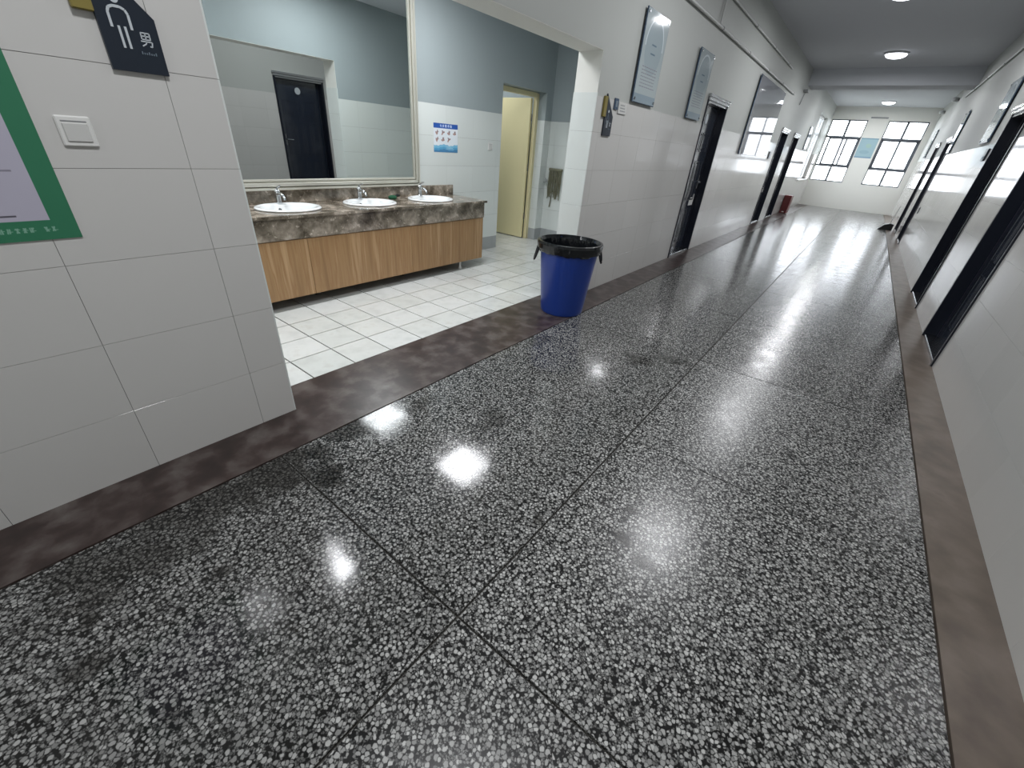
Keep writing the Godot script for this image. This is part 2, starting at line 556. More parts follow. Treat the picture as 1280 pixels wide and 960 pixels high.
# ------------------------------------------------------------------ scene
func _ready():
	rng.seed = 20240611
	# camera
	var cam := Camera3D.new()
	cam.name = "camera"
	add_child(cam)
	cam.keep_aspect = Camera3D.KEEP_HEIGHT
	cam.fov = rad_to_deg(2.0 * atan(480.0 / 516.03))
	cam.near = 0.02
	cam.far = 400.0
	cam.transform = Transform3D(Basis(Vector3(0.78192301, 0.07159579, -0.61924991), Vector3(-0.36330207, 0.85957768, -0.35935751), Vector3(0.50656492, 0.50596468, 0.69813446)).orthonormalized(), Vector3(0, 1.38, 0))
	cam.current = true
	# overcast sky seen through the windows
	var env := Environment.new()
	env.background_mode = Environment.BG_COLOR
	env.background_color = C("eef4fb")
	env.background_energy_multiplier = SKY_ENERGY
	env.tonemap_mode = Environment.TONE_MAPPER_LINEAR
	env.tonemap_exposure = EXPOSURE
	env.sdfgi_enabled = true
	env.ssao_enabled = true
	env.ssil_enabled = true
	var we := WorldEnvironment.new()
	we.name = "sky"
	we.environment = env
	add_child(we)
	make_materials()
	build_shell()
	build_floor()
	build_washroom_shell()
	build_end_wall()
	build_doors()
	build_lamps()
	build_vanity()
	build_mirror()
	build_bin()
	build_washroom_items()
	build_signs()
	build_boards()
	build_pipes()
	build_far_items()
	build_outside()

const SKY_ENERGY := 6.5
const EXPOSURE := 1.06
const LAMP_CORRIDOR := 3.6
const LAMP_WASH := 2.7

const DOOR_W := 0.98
const DOOR_H := 2.06
var left_doors := [-7.135, -13.0, -14.93]
var right_doors := [-5.15, -7.26, -13.5, -15.9]
const SIDE_WIN := [-20.7, 0.95, -18.3, 2.88]

func door_holes(list: Array) -> Array:
	return list.map(func(z): return [z - DOOR_W / 2, -0.1, z + DOOR_W / 2, DOOR_H])

func build_shell():
	# left wall: corridor half, washroom half behind it
	var lh := door_holes(left_doors)
	lh.append([OP1, -0.1, OP0, OPH])
	lh.append(SIDE_WIN)
	var wl := struct("wall_left", "left corridor wall, white tiles below grey paint, opening to washroom")
	var mb := MB.new()
	wall_boxes(mb, XL - 0.008, XL - 0.12, ZB, ZE, 0.0, TILE_TOP, lh)
	part("tile_backing", mb, M.grout, wl)
	mb = MB.new()
	wall_boxes(mb, XL - 0.003, XL - 0.12, ZB, ZE, TILE_TOP, CEIL, lh)
	part("painted_plaster", mb, M.paint, wl)
	# outer half, thicker beyond the washroom so that doors sit in a recess
	mb = MB.new()
	wall_boxes(mb, XL - 0.12, XI + 0.008, ZB, ZE, 0.0, WTILE_TOP, lh)
	part("back_masonry", mb, M.grout, wl)
	mb = MB.new()
	wall_boxes(mb, XL - 0.12, XI + 0.003, ZB, ZE, WTILE_TOP, CEIL, lh)
	part("back_plaster", mb, M.paint_blue, wl)
	# tiles: right = +z seen from the corridor? the wall faces +x, so right is -z
	var tl := [M.tile0, M.tile1, M.tile2, M.tile3]
	var ref := func(h): return [-h[2], h[1], -h[0], h[3]]
	var th := lh.map(ref)
	lay_tiles(wl, "tile", Vector3(XL, 0, 0), Vector3(0, 0, -1), Vector3.UP, [-1.2, 0.0, 14.9, TILE_TOP], Vector2(0.455, 0.3), Vector2(0.64 - 0.455 * 10, 0.0), th, tl)
	lay_tiles(wl, "large_tile", Vector3(XL, 0, 0), Vector3(0, 0, -1), Vector3.UP, [14.9, 0.0, -ZE, TILE_TOP], Vector2(0.91, 0.6), Vector2(14.9, 0.0), th, tl, 0.001, 0.0007, true)
	# reveal of the opening on its far side (faces +z) and on the near side (faces -z)
	mb = MB.new()
	mb.box(Vector3(XL - 0.004, TILE_TOP + 0.02, OP1 - 0.02), Vector3(XI + 0.004, OPH, OP1 + 0.003))
	mb.box(Vector3(XL - 0.004, TILE_TOP + 0.02, OP0 + 0.02), Vector3(XI + 0.004, OPH, OP0 - 0.003))
	mb.box(Vector3(XL - 0.004, OPH - 0.003, OP1), Vector3(XI + 0.004, OPH + 0.02, OP0))
	part("reveal_plaster", mb, M.paint_white, wl)
	lay_tiles(wl, "reveal_tile", Vector3(XI, 0, OP1 + 0.006), Vector3.RIGHT, Vector3.UP, [0.0, 0.0, XL - XI, TILE_TOP + 0.02], Vector2(0.3, 0.3), Vector2(0, 0), [], [M.wtile0, M.wtile1])
	lay_tiles(wl, "reveal_tile", Vector3(XL, 0, OP0 - 0.006), Vector3.LEFT, Vector3.UP, [0.0, 0.0, XL - XI, TILE_TOP + 0.02], Vector2(0.3, 0.3), Vector2(0, 0), [], [M.wtile0, M.wtile1])
	# right wall
	var rh := door_holes(right_doors)
	var wr := struct("wall_right", "right corridor wall, white tiles below grey paint")
	mb = MB.new()
	wall_boxes(mb, XR + 0.008, XR + 0.24, ZB, ZE, 0.0, TILE_TOP, rh)
	part("tile_backing", mb, M.grout, wr)
	mb = MB.new()
	wall_boxes(mb, XR + 0.003, XR + 0.24, ZB, ZE, TILE_TOP, CEIL, rh)
	part("painted_plaster", mb, M.paint, wr)
	lay_tiles(wr, "tile", Vector3(XR, 0, 0), Vector3(0, 0, 1), Vector3.UP, [-12.2, 0.0, -0.4, TILE_TOP], Vector2(0.455, 0.3), Vector2(0.1, 0.0), rh, tl, 0.001, 0.0012, true)
	lay_tiles(wr, "large_tile", Vector3(XR, 0, 0), Vector3(0, 0, 1), Vector3.UP, [ZE, 0.0, -12.2, TILE_TOP], Vector2(0.91, 0.6), Vector2(-12.2, 0.0), rh, tl, 0.001, 0.0007, true)
	lay_tiles(wr, "large_tile", Vector3(XR, 0, 0), Vector3(0, 0, 1), Vector3.UP, [-0.4, 0.0, ZB, TILE_TOP], Vector2(0.91, 0.6), Vector2(-0.4, 0.0), rh, tl, 0.001, 0.0007, true)
	# wall behind the camera
	var wb := struct("wall_back", "plain corridor wall behind the viewer")
	mb = MB.new()
	mb.box(Vector3(XI, 0, ZB), Vector3(XR + 0.24, CEIL, ZB + 0.2))
	part("painted_plaster", mb, M.paint, wb)
	# ceiling slab and the beam across the corridor
	var ce := struct("ceiling", "grey corridor ceiling with a cross beam")
	mb = MB.new()
	mb.box(Vector3(XI, CEIL, ZB + 0.2), Vector3(XR + 0.24, CEIL + 0.2, ZE - 0.3))
	part("slab", mb, M.ceiling, ce)
	mb = MB.new()
	mb.bevel_box(Vector3(XL - 0.01, 3.03, -13.9), Vector3(XR + 0.01, CEIL + 0.02, -14.6), 0.008)
	part("beam", mb, M.ceiling, ce)

func build_floor():
	var fl := struct("floor", "polished grey terrazzo corridor floor in panels with brown edge strips")
	var xs := [-1.75, -0.56, 0.75]
	var mb := MB.new()
	mb.box(Vector3(XI - 0.02, -0.25, ZB + 0.2), Vector3(XR + 0.24, -0.014, ZE - 0.3))
	part("joint_bed", mb, M.joint, fl)
	# blemishes read from the photograph: x, z, radius, strength, squash
	var stains := [
		[-1.45, -0.66, 0.10, 0.9, 1.2], [-1.66, -0.5, 0.16, 0.8, 0.5], [-1.68, -0.2, 0.17, 0.7, 0.5], [-1.6, 0.05, 0.2, 0.6, 0.7], [-1.7, -0.9, 0.1, 0.7, 0.6],
		[-0.57, -1.35, 0.05, 0.8, 1.0], [-0.6, -1.1, 0.03, 0.7, 1.0], [-0.27, -1.25, 0.05, 0.9, 1.6], [-0.17, -1.2, 0.05, 0.85, 1.4], [-0.32, -1.42, 0.03, 0.8, 1.0],
		[-1.2, -1.5, 0.09, 0.45, 0.8], [-0.9, -2.9, 0.16, 0.5, 1.5], [-0.75, -3.1, 0.12, 0.45, 1.2], [-1.3, -0.15, 0.04, 0.7, 1.0], [-1.42, 0.18, 0.05, 0.8, 1.4], [-1.25, 0.22, 0.05, 0.6, 1.0],
		[-0.55, -0.35, 0.04, 0.5, 1.0], [-1.62, -1.35, 0.07, 0.4, 0.6], [-0.95, 0.1, 0.05, 0.35, 1.0], [0.2, -2.4, 0.04, 0.4, 1.0], [-1.65, -2.6, 0.08, 0.35, 0.6]]
	var damp_shade := func(x, z, n) -> float:
		# wetted, shade-toned area by the washroom: an outline broken up by the blotches
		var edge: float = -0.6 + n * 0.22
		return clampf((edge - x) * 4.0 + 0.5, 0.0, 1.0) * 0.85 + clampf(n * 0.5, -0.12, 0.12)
	var zs := [0.77]
	while zs[-1] > ZE: zs.append(zs[-1] - 1.343)
	var per_m := 720.0
	var shared := []
	for c in 2:
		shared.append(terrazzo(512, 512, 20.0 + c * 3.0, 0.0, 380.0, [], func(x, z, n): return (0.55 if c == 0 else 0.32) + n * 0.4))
	for j in range(-3, zs.size() - 1):
		var za: float = zs[j] if j >= 0 else zs[0] - j * 1.343
		var zb: float = zs[j + 1] if j >= 0 else zs[0] - (j + 1) * 1.343
		zb = maxf(zb, ZE)
		if za - zb < 0.02: continue
		za = minf(za, ZB)
		if za <= zb: continue
		for c in 2:
			var x0: float = xs[c] + 0.0037
			var x1: float = xs[c + 1] - 0.0037
			var m: StandardMaterial3D
			var unique := j >= 0 and j < 3
			if unique:
				m = terrazzo(int((x1 - x0) * per_m) / 4 * 4, int((za - zb) * per_m) / 4 * 4, x0, zb, per_m, stains, damp_shade)
			else:
				m = shared[c]
			mb = MB.new()
			var lo := Vector3(x0, -0.02, zb + 0.0037)
			var hi := Vector3(x1, 0, za - 0.0037)
			var e := 0.002
			# top face with its own texture coordinates, chamfer and sides
			var t := [Vector3(lo.x + e, 0, lo.z + e), Vector3(hi.x - e, 0, lo.z + e), Vector3(hi.x - e, 0, hi.z - e), Vector3(lo.x + e, 0, hi.z - e)]
			var off := Vector2(rng.randf(), rng.randf())
			var uv := []
			for p in t:
				uv.append(Vector2((p.x - lo.x) / (hi.x - lo.x), (p.z - lo.z) / (hi.z - lo.z)) if unique else off + Vector2(p.x - lo.x, p.z - lo.z) / 1.347)
			for q in [0, 1, 2, 0, 2, 3]: mb.v(t[q], Vector3.UP, uv[q])
			var bt := [Vector3(lo.x, -e, lo.z), Vector3(hi.x, -e, lo.z), Vector3(hi.x, -e, hi.z), Vector3(lo.x, -e, hi.z)]
			for q in 4:
				var r := (q + 1) % 4
				var o: Vector3 = (bt[q] + bt[r]) / 2 - (lo + hi) / 2
				mb.quad(t[q], t[r], bt[r], bt[q], o + Vector3.UP * 0.5)
				mb.quad(bt[q], bt[r], Vector3(bt[r].x, lo.y, bt[r].z), Vector3(bt[q].x, lo.y, bt[q].z), o)
			part("terrazzo_panel", mb, m, fl)
	# painted strips along the walls and across the washroom threshold
	mb = MB.new()
	mb.box(Vector3(xs[0] - 0.003, -0.02, ZB), Vector3(XL - 0.004, 0.001, ZE))
	mb.box(Vector3(XL - 0.004, -0.02, OP0), Vector3(XI - 0.02, 0.001, OP1))
	part("edge_strip", mb, M.strip_left, fl)
	mb = MB.new()
	mb.box(Vector3(xs[2] + 0.003, -0.02, ZB), Vector3(XR + 0.004, 0.001, ZE))
	part("edge_strip", mb, M.strip_right, fl)

func build_washroom_shell():
	var wt := [M.wtile0, M.wtile1, M.wtile2, M.wtile3]
	# floor
	var wf := struct("floor", "washroom floor of white square tiles")
	var mb := MB.new()
	mb.box(Vector3(XI - 0.02, -0.25, WZ0 + 0.2), Vector3(-6.2, -0.007, WZ1 - 0.2))
	part("mortar_bed", mb, M.grout_dark, wf)
	# floor plane: right = +x, up = -z, out = +y
	lay_tiles(wf, "floor_tile", Vector3(0, 0, 0), Vector3.RIGHT, Vector3(0, 0, -1), [-5.4, -WZ0, XI - 0.02, -WZ1], Vector2(0.298, 0.296), Vector2(XI - 0.02 - 0.298 * 12, 1.36 - 0.296 * 4), [[-5.4, -WZ0, XW - 0.2, 4.5]], [M.ftile0, M.ftile1, M.ftile2], 0.0012, 0.009)
	# wall behind the basins, with the doorway
	var dz0 := -5.87
	var dz1 := -4.89
	var hole := [[dz0, -0.1, dz1, 2.0]]
	var ww := struct("wall_washroom", "washroom wall behind the basins, white tiles under blue-grey paint")
	mb = MB.new()
	wall_boxes(mb, XW - 0.008, XW - 0.18, WZ0 + 0.2, WZ1 - 0.2, 0.0, WTILE_TOP, hole)
	part("tile_backing", mb, M.grout, ww)
	mb = MB.new()
	wall_boxes(mb, XW - 0.003, XW - 0.18, WZ0 + 0.2, WZ1 - 0.2, WTILE_TOP, WCEIL + 0.2, hole)
	part("painted_plaster", mb, M.paint_blue, ww)
	var ph := [[-dz1, -0.1, -dz0, 2.0]]
	lay_tiles(ww, "tile", Vector3(XW, 0, 0), Vector3(0, 0, -1), Vector3.UP, [-WZ0, 0.17, -WZ1, WTILE_TOP], Vector2(0.45, 0.3), Vector2(0.3, 0.17), ph, wt, 0.001, 0.0014, true)
	# reveal of the doorway (faces +z)
	lay_tiles(ww, "reveal_tile", Vector3(XW - 0.18, 0, dz0 + 0.006), Vector3.RIGHT, Vector3.UP, [0.0, 0.17, 0.18, WTILE_TOP], Vector2(0.3, 0.3), Vector2(0, 0.17), [], wt)
	# far wall (faces +z)
	var wfar := struct("wall_washroom_far", "far washroom wall where the mop head hangs")
	mb = MB.new()
	mb.box(Vector3(XW - 0.18, 0, WZ1 - 0.008), Vector3(XI, WTILE_TOP, WZ1 - 0.2))
	part("tile_backing", mb, M.grout, wfar)
	mb = MB.new()
	mb.box(Vector3(XW - 0.18, WTILE_TOP, WZ1 - 0.003), Vector3(XI, WCEIL + 0.2, WZ1 - 0.2))
	part("painted_plaster", mb, M.paint_blue, wfar)
	lay_tiles(wfar, "tile", Vector3(XW, 0, WZ1), Vector3.RIGHT, Vector3.UP, [0.0, 0.17, XI - XW, WTILE_TOP], Vector2(0.45, 0.3), Vector2(0.1, 0.17), [], wt, 0.001, 0.0014, true)
	# near wall (faces -z)
	var wn := struct("wall_washroom_near", "near washroom wall beside the basins")
	mb = MB.new()
	mb.box(Vector3(XW - 0.18, 0, WZ0), Vector3(XI, WTILE_TOP, WZ0 + 0.2))
	part("tile_backing", mb, M.wtile0, wn)
	mb = MB.new()
	mb.box(Vector3(XW - 0.18, WTILE_TOP, WZ0), Vector3(XI, WCEIL + 0.2, WZ0 + 0.2))
	part("painted_plaster", mb, M.paint_blue, wn)
	# tiles on the washroom side of the partition (seen in the mirror), facing -x
	var wp := struct("wall_partition", "washroom side of the partition wall")
	lay_tiles(wp, "tile", Vector3(XI, 0, 0), Vector3(0, 0, 1), Vector3.UP, [WZ1, 0.17, WZ0, WTILE_TOP], Vector2(0.45, 0.3), Vector2(0.05, 0.17), [[OP1, -0.1, OP0, OPH]], wt, 0.001, 0.0014, true)
	# grey skirting tiles
	var sk := struct("baseboard_washroom", "grey skirting tiles round the washroom")
	lay_tiles(sk, "skirting_tile", Vector3(XW, 0, 0), Vector3(0, 0, -1), Vector3.UP, [-WZ0, 0.0, -WZ1, 0.17], Vector2(0.45, 0.3), Vector2(0.3, 0.0), ph, [M.skirt_grey])
	lay_tiles(sk, "skirting_tile", Vector3(XW, 0, WZ1), Vector3.RIGHT, Vector3.UP, [0.0, 0.0, XI - XW, 0.17], Vector2(0.45, 0.3), Vector2(0.1, 0.0), [], [M.skirt_grey])
	lay_tiles(sk, "skirting_tile", Vector3(XI, 0, 0), Vector3(0, 0, 1), Vector3.UP, [WZ1, 0.0, WZ0, 0.17], Vector2(0.45, 0.3), Vector2(0.05, 0.0), [[OP1, -0.1, OP0, OPH]], [M.skirt_grey])
	lay_tiles(sk, "skirting_tile", Vector3(XW - 0.18, 0, dz0 + 0.006), Vector3.RIGHT, Vector3.UP, [0.0, 0.0, 0.18, 0.17], Vector2(0.3, 0.3), Vector2(0, 0.0), [], [M.skirt_grey])
	# ceiling
	var ce := struct("ceiling", "pale washroom ceiling")
	mb = MB.new()
	mb.box(Vector3(-6.2, WCEIL, WZ0 + 0.2), Vector3(XI + 0.002, WCEIL + 0.2, WZ1 - 0.2))
	part("slab", mb, M.ceiling, ce)
	# small toilet room behind the cream door
	var tr := struct("wall_toilet_room", "walls of the toilet room behind the cream door")
	mb = MB.new()
	mb.box(Vector3(-6.2, 0, WZ1 + 0.02), Vector3(-6.0, WCEIL, -4.4))
	mb.box(Vector3(-6.2, 0, -4.6), Vector3(XW - 0.18, WCEIL, -4.4))
	mb.box(Vector3(-6.2, 0, WZ1 - 0.2), Vector3(XW - 0.18, WCEIL, WZ1))
	part("painted_plaster", mb, M.paint_blue, tr)

func build_end_wall():
	var we := struct("wall_end", "white end wall between two tall windows")
	var w1 := [-2.05, 0.91, -0.94, 2.95]
	var w2 := [-0.34, 0.91, 0.78, 2.95]
	var mb := MB.new()
	for r in cut(XI, 0.0, XR + 0.24, CEIL, [w1, w2]):
		mb.box(Vector3(r[0], r[1], ZE), Vector3(r[2], r[3], ZE - 0.26))
	part("painted_plaster", mb, M.paint_white, we)
	for k in 2:
		var w: Array = [w1, w2][k]
		var o := struct("window_%d" % (k + 1), ["tall grey-framed window with a sliding sash, end of corridor", "tall grey-framed window beside right wall, end of corridor"][k])
		end_window(o, w[0], w[1], w[2], w[3], k == 0)
	# side window in the left wall
	var s := struct("window_3", "tall side window with pale frame in left wall")
	var x := XL - 0.15
	var f := MB.new()
	var a: Array = SIDE_WIN
	f.box(Vector3(x - 0.03, a[1], a[0]), Vector3(x + 0.03, a[1] + 0.05, a[2]))
	f.box(Vector3(x - 0.03, a[3] - 0.05, a[0]), Vector3(x + 0.03, a[3], a[2]))
	for q in 4:
		var z: float = lerpf(a[0] + 0.025, a[2] - 0.025, q / 3.0)
		f.box(Vector3(x - 0.03, a[1], z - 0.025), Vector3(x + 0.03, a[3], z + 0.025))
	f.box(Vector3(x - 0.03, 2.36, a[0]), Vector3(x + 0.03, 2.42, a[2]))
	part("window_frame", f, M.lamp_rim, s)
	for q in 3:
		var g := MB.new()
		var z0: float = lerpf(a[0] + 0.025, a[2] - 0.025, q / 3.0) + 0.025
		var z1: float = lerpf(a[0] + 0.025, a[2] - 0.025, (q + 1) / 3.0) - 0.025
		g.box(Vector3(x - 0.003, a[1] + 0.05, z0), Vector3(x + 0.003, 2.36, z1))
		part("pane", g, M.glass, s)
		g = MB.new()
		g.box(Vector3(x - 0.003, 2.42, z0), Vector3(x + 0.003, a[3] - 0.05, z1))
		part("pane", g, M.glass, s)
	var sl := MB.new()
	sl.bevel_box(Vector3(XL - 0.12, a[1] - 0.035, a[0] - 0.03), Vector3(XL + 0.05, a[1], a[2] + 0.03), 0.006)
	part("window_sill", sl, M.white_plastic, s)

func end_window(o: Node3D, x0: float, y0: float, x1: float, y1: float, sash: bool):
	var z := ZE - 0.12
	var d := 0.03
	var f := MB.new()
	var bar := func(a: float, b: float, c: float, e: float): f.bevel_box(Vector3(a, b, z - d), Vector3(c, e, z + d), 0.004)
	bar.call(x0, y0, x0 + 0.035, y1); bar.call(x1 - 0.035, y0, x1, y1)
	bar.call(x0, y0, x1, y0 + 0.035); bar.call(x0, y1 - 0.035, x1, y1)
	bar.call(x0, 2.36, x1, 2.43); bar.call(x0, 1.41, x1, 1.475)
	var xm := (x0 + x1) / 2
	bar.call(xm - 0.035, y0, xm + 0.035, 1.41); bar.call(xm - 0.035, 2.43, xm + 0.035, y1)
	part("window_frame", f, M.window_frame, o)
	var panes := [[x0 + 0.035, y0 + 0.035, xm - 0.035, 1.41], [xm + 0.035, y0 + 0.035, x1 - 0.035, 1.41], [x0 + 0.035, 2.43, xm - 0.035, y1 - 0.035], [xm + 0.035, 2.43, x1 - 0.035, y1 - 0.035]]
	# the middle band: two sliding sashes
	var spans := [[x0 + 0.12, xm + 0.17], [xm - 0.02, x1 - 0.035]] if sash else [[x0 + 0.035, xm + 0.03], [xm - 0.03, x1 - 0.035]]
	for k in 2:
		var sp: Array = spans[k]
		var zz := z - 0.012 + k * 0.024
		var s := MB.new()
		for b in [[sp[0], 1.475, sp[0] + 0.06, 2.36], [sp[1] - 0.06, 1.475, sp[1], 2.36], [sp[0], 1.475, sp[1], 1.505], [sp[0], 2.33, sp[1], 2.36]]:
			s.box(Vector3(b[0], b[1], zz - 0.01), Vector3(b[2], b[3], zz + 0.01))
		var so := part("sash", s, M.window_frame, o)
		var g := MB.new()
		g.box(Vector3(sp[0] + 0.06, 1.505, zz - 0.002), Vector3(sp[1] - 0.06, 2.33, zz + 0.002))
		part("pane", g, M.glass, so)
	for p in panes:
		var g := MB.new()
		g.box(Vector3(p[0], p[1], z - 0.002), Vector3(p[2], p[3], z + 0.002))
		part("pane", g, M.glass, o)

# ------------------------------------------------------------------ doors
func make_door(called: String, label: String) -> Node3D:
	# local: wall face at x = 0 facing +x, opening across z, recessed towards -x
	var o := struct(called, label)
	var w := DOOR_W / 2
	var h := DOOR_H
	var f := MB.new()
	for s in [-1.0, 1.0]:
		f.bevel_box(Vector3(-0.16, 0.0, s * w), Vector3(0.012, h, s * (w - 0.035)), 0.004)
		f.bevel_box(Vector3(-0.16, 0.0, s * (w - 0.035)), Vector3(-0.09, h - 0.03, s * (w - 0.07)), 0.004)
	f.bevel_box(Vector3(-0.16, h - 0.06, -w + 0.035), Vector3(-0.09, h - 0.03, w - 0.035), 0.004)
	part("door_frame", f, M.door_frame, o)
	f = MB.new()
	f.bevel_box(Vector3(-0.16, h - 0.035, -w), Vector3(0.025, h, w), 0.004)
	f.bevel_box(Vector3(-0.16, h - 0.06, -w + 0.036), Vector3(0.004, h - 0.036, w - 0.036), 0.003)
	f.bevel_box(Vector3(0.0, h, -w - 0.01), Vector3(0.035, h + 0.035, w + 0.01), 0.005)
	part("head_trim", f, M.door_head, o)
	f = MB.new()
	f.bevel_box(Vector3(-0.15, 0.0, -w + 0.03), Vector3(0.0, 0.03, w - 0.03), 0.004)
	part("threshold", f, M.steel, o)
	# leaf with raised mouldings
	var lf := MB.new()
	var lw := w - 0.04
	lf.bevel_box(Vector3(-0.155, 0.03, -lw), Vector3(-0.105, h - 0.06, lw), 0.004)
	var leaf := part("leaf", lf, M.door, o)
	var frame_rect := func(z0: float, y0: float, z1: float, y1: float):
		var g := MB.new()
		var t := 0.018
		for b in [[z0, y0, z0 + t, y1], [z1 - t, y0, z1, y1], [z0 + t, y0, z1 - t, y0 + t], [z0 + t, y1 - t, z1 - t, y1]]:
			g.bevel_box(Vector3(-0.107, b[1], b[0]), Vector3(-0.097, b[3], b[2]), 0.004)
		g.bevel_box(Vector3(-0.107, y0 + 0.035, z0 + 0.035), Vector3(-0.099, y1 - 0.035, z1 - 0.035), 0.004)
		part("moulding", g, M.door, leaf)
	frame_rect.call(-0.34, 1.44, -0.03, 1.68); frame_rect.call(0.03, 1.44, 0.34, 1.68)
	for k in 4:
		var z0 := -0.34 + k * 0.175
		frame_rect.call(z0, 0.78, z0 + 0.155, 1.32)
		frame_rect.call(z0, 0.16, z0 + 0.155, 0.66)
	# number disc, lock plate and lever
	var dsk := MB.new()
	var pts := PackedVector2Array()
	for k in 24: pts.append(Vector2(cos(TAU * k / 24), sin(TAU * k / 24)) * 0.055)
	dsk.prism(pts, func(u, v, d): return Vector3(d, 1.84 + v, u), -0.106, -0.100)
	part("number_disc", dsk, M.sign_white, leaf)
	var lk := MB.new()
	lk.bevel_box(Vector3(-0.106, 0.93, -lw + 0.05), Vector3(-0.092, 1.13, -lw + 0.09), 0.006)
	part("lock_plate", lk, M.steel, leaf)
	var hd := MB.new()
	hd.tube([Vector3(-0.095, 1.04, -lw + 0.07), Vector3(-0.05, 1.04, -lw + 0.07), Vector3(-0.045, 1.04, -lw + 0.08), Vector3(-0.045, 1.035, -lw + 0.19)], 0.010, 10)
	part("handle", hd, M.chrome, leaf)
	var pp := MB.new()
	pp.box(Vector3(-0.106, 0.70, -lw + 0.06), Vector3(-0.103, 0.86, -lw + 0.26))
	part("notice_sheet", pp, M.white_plastic, leaf)
	return o

func build_doors():
	var proto := make_door("door_1", "dark navy steel door with round disc, beside the hanging boards")
	proto.position = Vector3(XL, 0, left_doors[0])
	used["door_2"] = 0
	var labels := ["dark steel door on left wall beyond tall glass board", "last dark steel door on left wall before the red box"]
	for k in 2:
		copy(proto, "door_%d" % (k + 2), Vector3(XL, 0, left_doors[k + 1]), 0, labels[k])
	var rl := ["dark steel door on right wall opposite the washroom", "second dark steel door on right wall, past the washroom", "dark steel door on right wall beyond the socket plate", "last dark steel door on right wall, behind black dustpan"]
	for k in 4:
		var d := copy(proto, "door_%d" % (k + 4), Vector3(XR, 0, right_doors[k]), PI, rl[k])
		d.get_node("leaf/notice_sheet").free()

# ------------------------------------------------------------------ lamps
func make_lamp(called: String, at: Vector3, label: String, category: String, group: String, energy: float) -> Node3D:
	var o := thing(called, at, label, category, group)
	var b := MB.new()
	b.lathe([Vector2(0.0, 0.0), Vector2(0.19, 0.0), Vector2(0.19, -0.022), Vector2(0.176, -0.03), Vector2(0.0, -0.03)].map(func(p): return p), 40)
	part("base_ring", b, M.lamp_rim, o)
	var d := MB.new()
	var prof := []
	for k in 9:
		var t := (PI / 2) * k / 8.0
		prof.append(Vector2(0.172 * cos(t), -0.03 - 0.062 * sin(t)))
	prof.reverse()
	d.lathe(prof, 40)
	part("diffuser", d, M.lamp_glow, o)
	panel_light(o, 0.33, -0.097, energy)
	return o

func build_lamps():
	var grp := "round ceiling lamps along the corridor"
	var lz := [3.3, -0.55, -4.45, -8.4, -12.3, -16.4, -20.1]
	var ll := ["lit dome lamp on corridor ceiling near the back wall", "lit dome lamp on corridor ceiling beside the restroom sign pier", "lit dome lamp on corridor ceiling between bin and first dark door", "lit dome lamp on corridor ceiling above the glass board", "lit dome lamp on corridor ceiling just before the cross beam", "lit dome lamp on corridor ceiling just beyond the cross beam", "lit dome lamp on corridor ceiling next to end windows"]
	for k in 7:
		make_lamp("ceiling_lamp", Vector3(-0.54, CEIL, lz[k]), ll[k], "lamp", grp, LAMP_CORRIDOR)
	var wl := ["square white ceiling lamp in washroom over basins near pier", "square white ceiling lamp in washroom over far basin", "added unseen square ceiling lamp in toilet room, lighting cream door"]
	var at := [Vector3(-3.1, WCEIL, -1.07), Vector3(-3.14, WCEIL, -3.3), Vector3(-5.1, WCEIL, -5.1)]  # third lamp is added out of view to brighten the cream door
	for k in 3:
		var o := thing("square_ceiling_lamp", at[k], wl[k], "lamp", "square light panels in the washroom")
		var mb := MB.new()
		for q in [[-0.3, -0.3, 0.3, -0.275], [-0.3, 0.275, 0.3, 0.3], [-0.3, -0.275, -0.275, 0.275], [0.275, -0.275, 0.3, 0.275]]:
			mb.bevel_box(Vector3(q[0], -0.03, q[1]), Vector3(q[2], 0.0, q[3]), 0.003)
		part("frame", mb, M.lamp_rim, o)
		mb = MB.new()
		mb.box(Vector3(-0.275, -0.024, -0.275), Vector3(0.275, -0.004, 0.275))
		part("diffuser", mb, M.panel_glow, o)
		panel_light(o, 0.54, -0.028, LAMP_WASH if k < 2 else LAMP_WASH * 0.5)

func panel_light(o: Node3D, side: float, y: float, energy: float):
	var l := AreaLight3D.new()
	l.name = "glow"
	l.area_size = Vector2(side, side)
	l.light_energy = energy
	l.light_color = C("fbfcff")
	l.shadow_enabled = true
	l.area_range = 40.0
	l.area_attenuation = 2.0
	o.add_child(l)
	l.position = Vector3(0, y, 0)
	l.rotation = Vector3(-PI / 2, 0, 0)

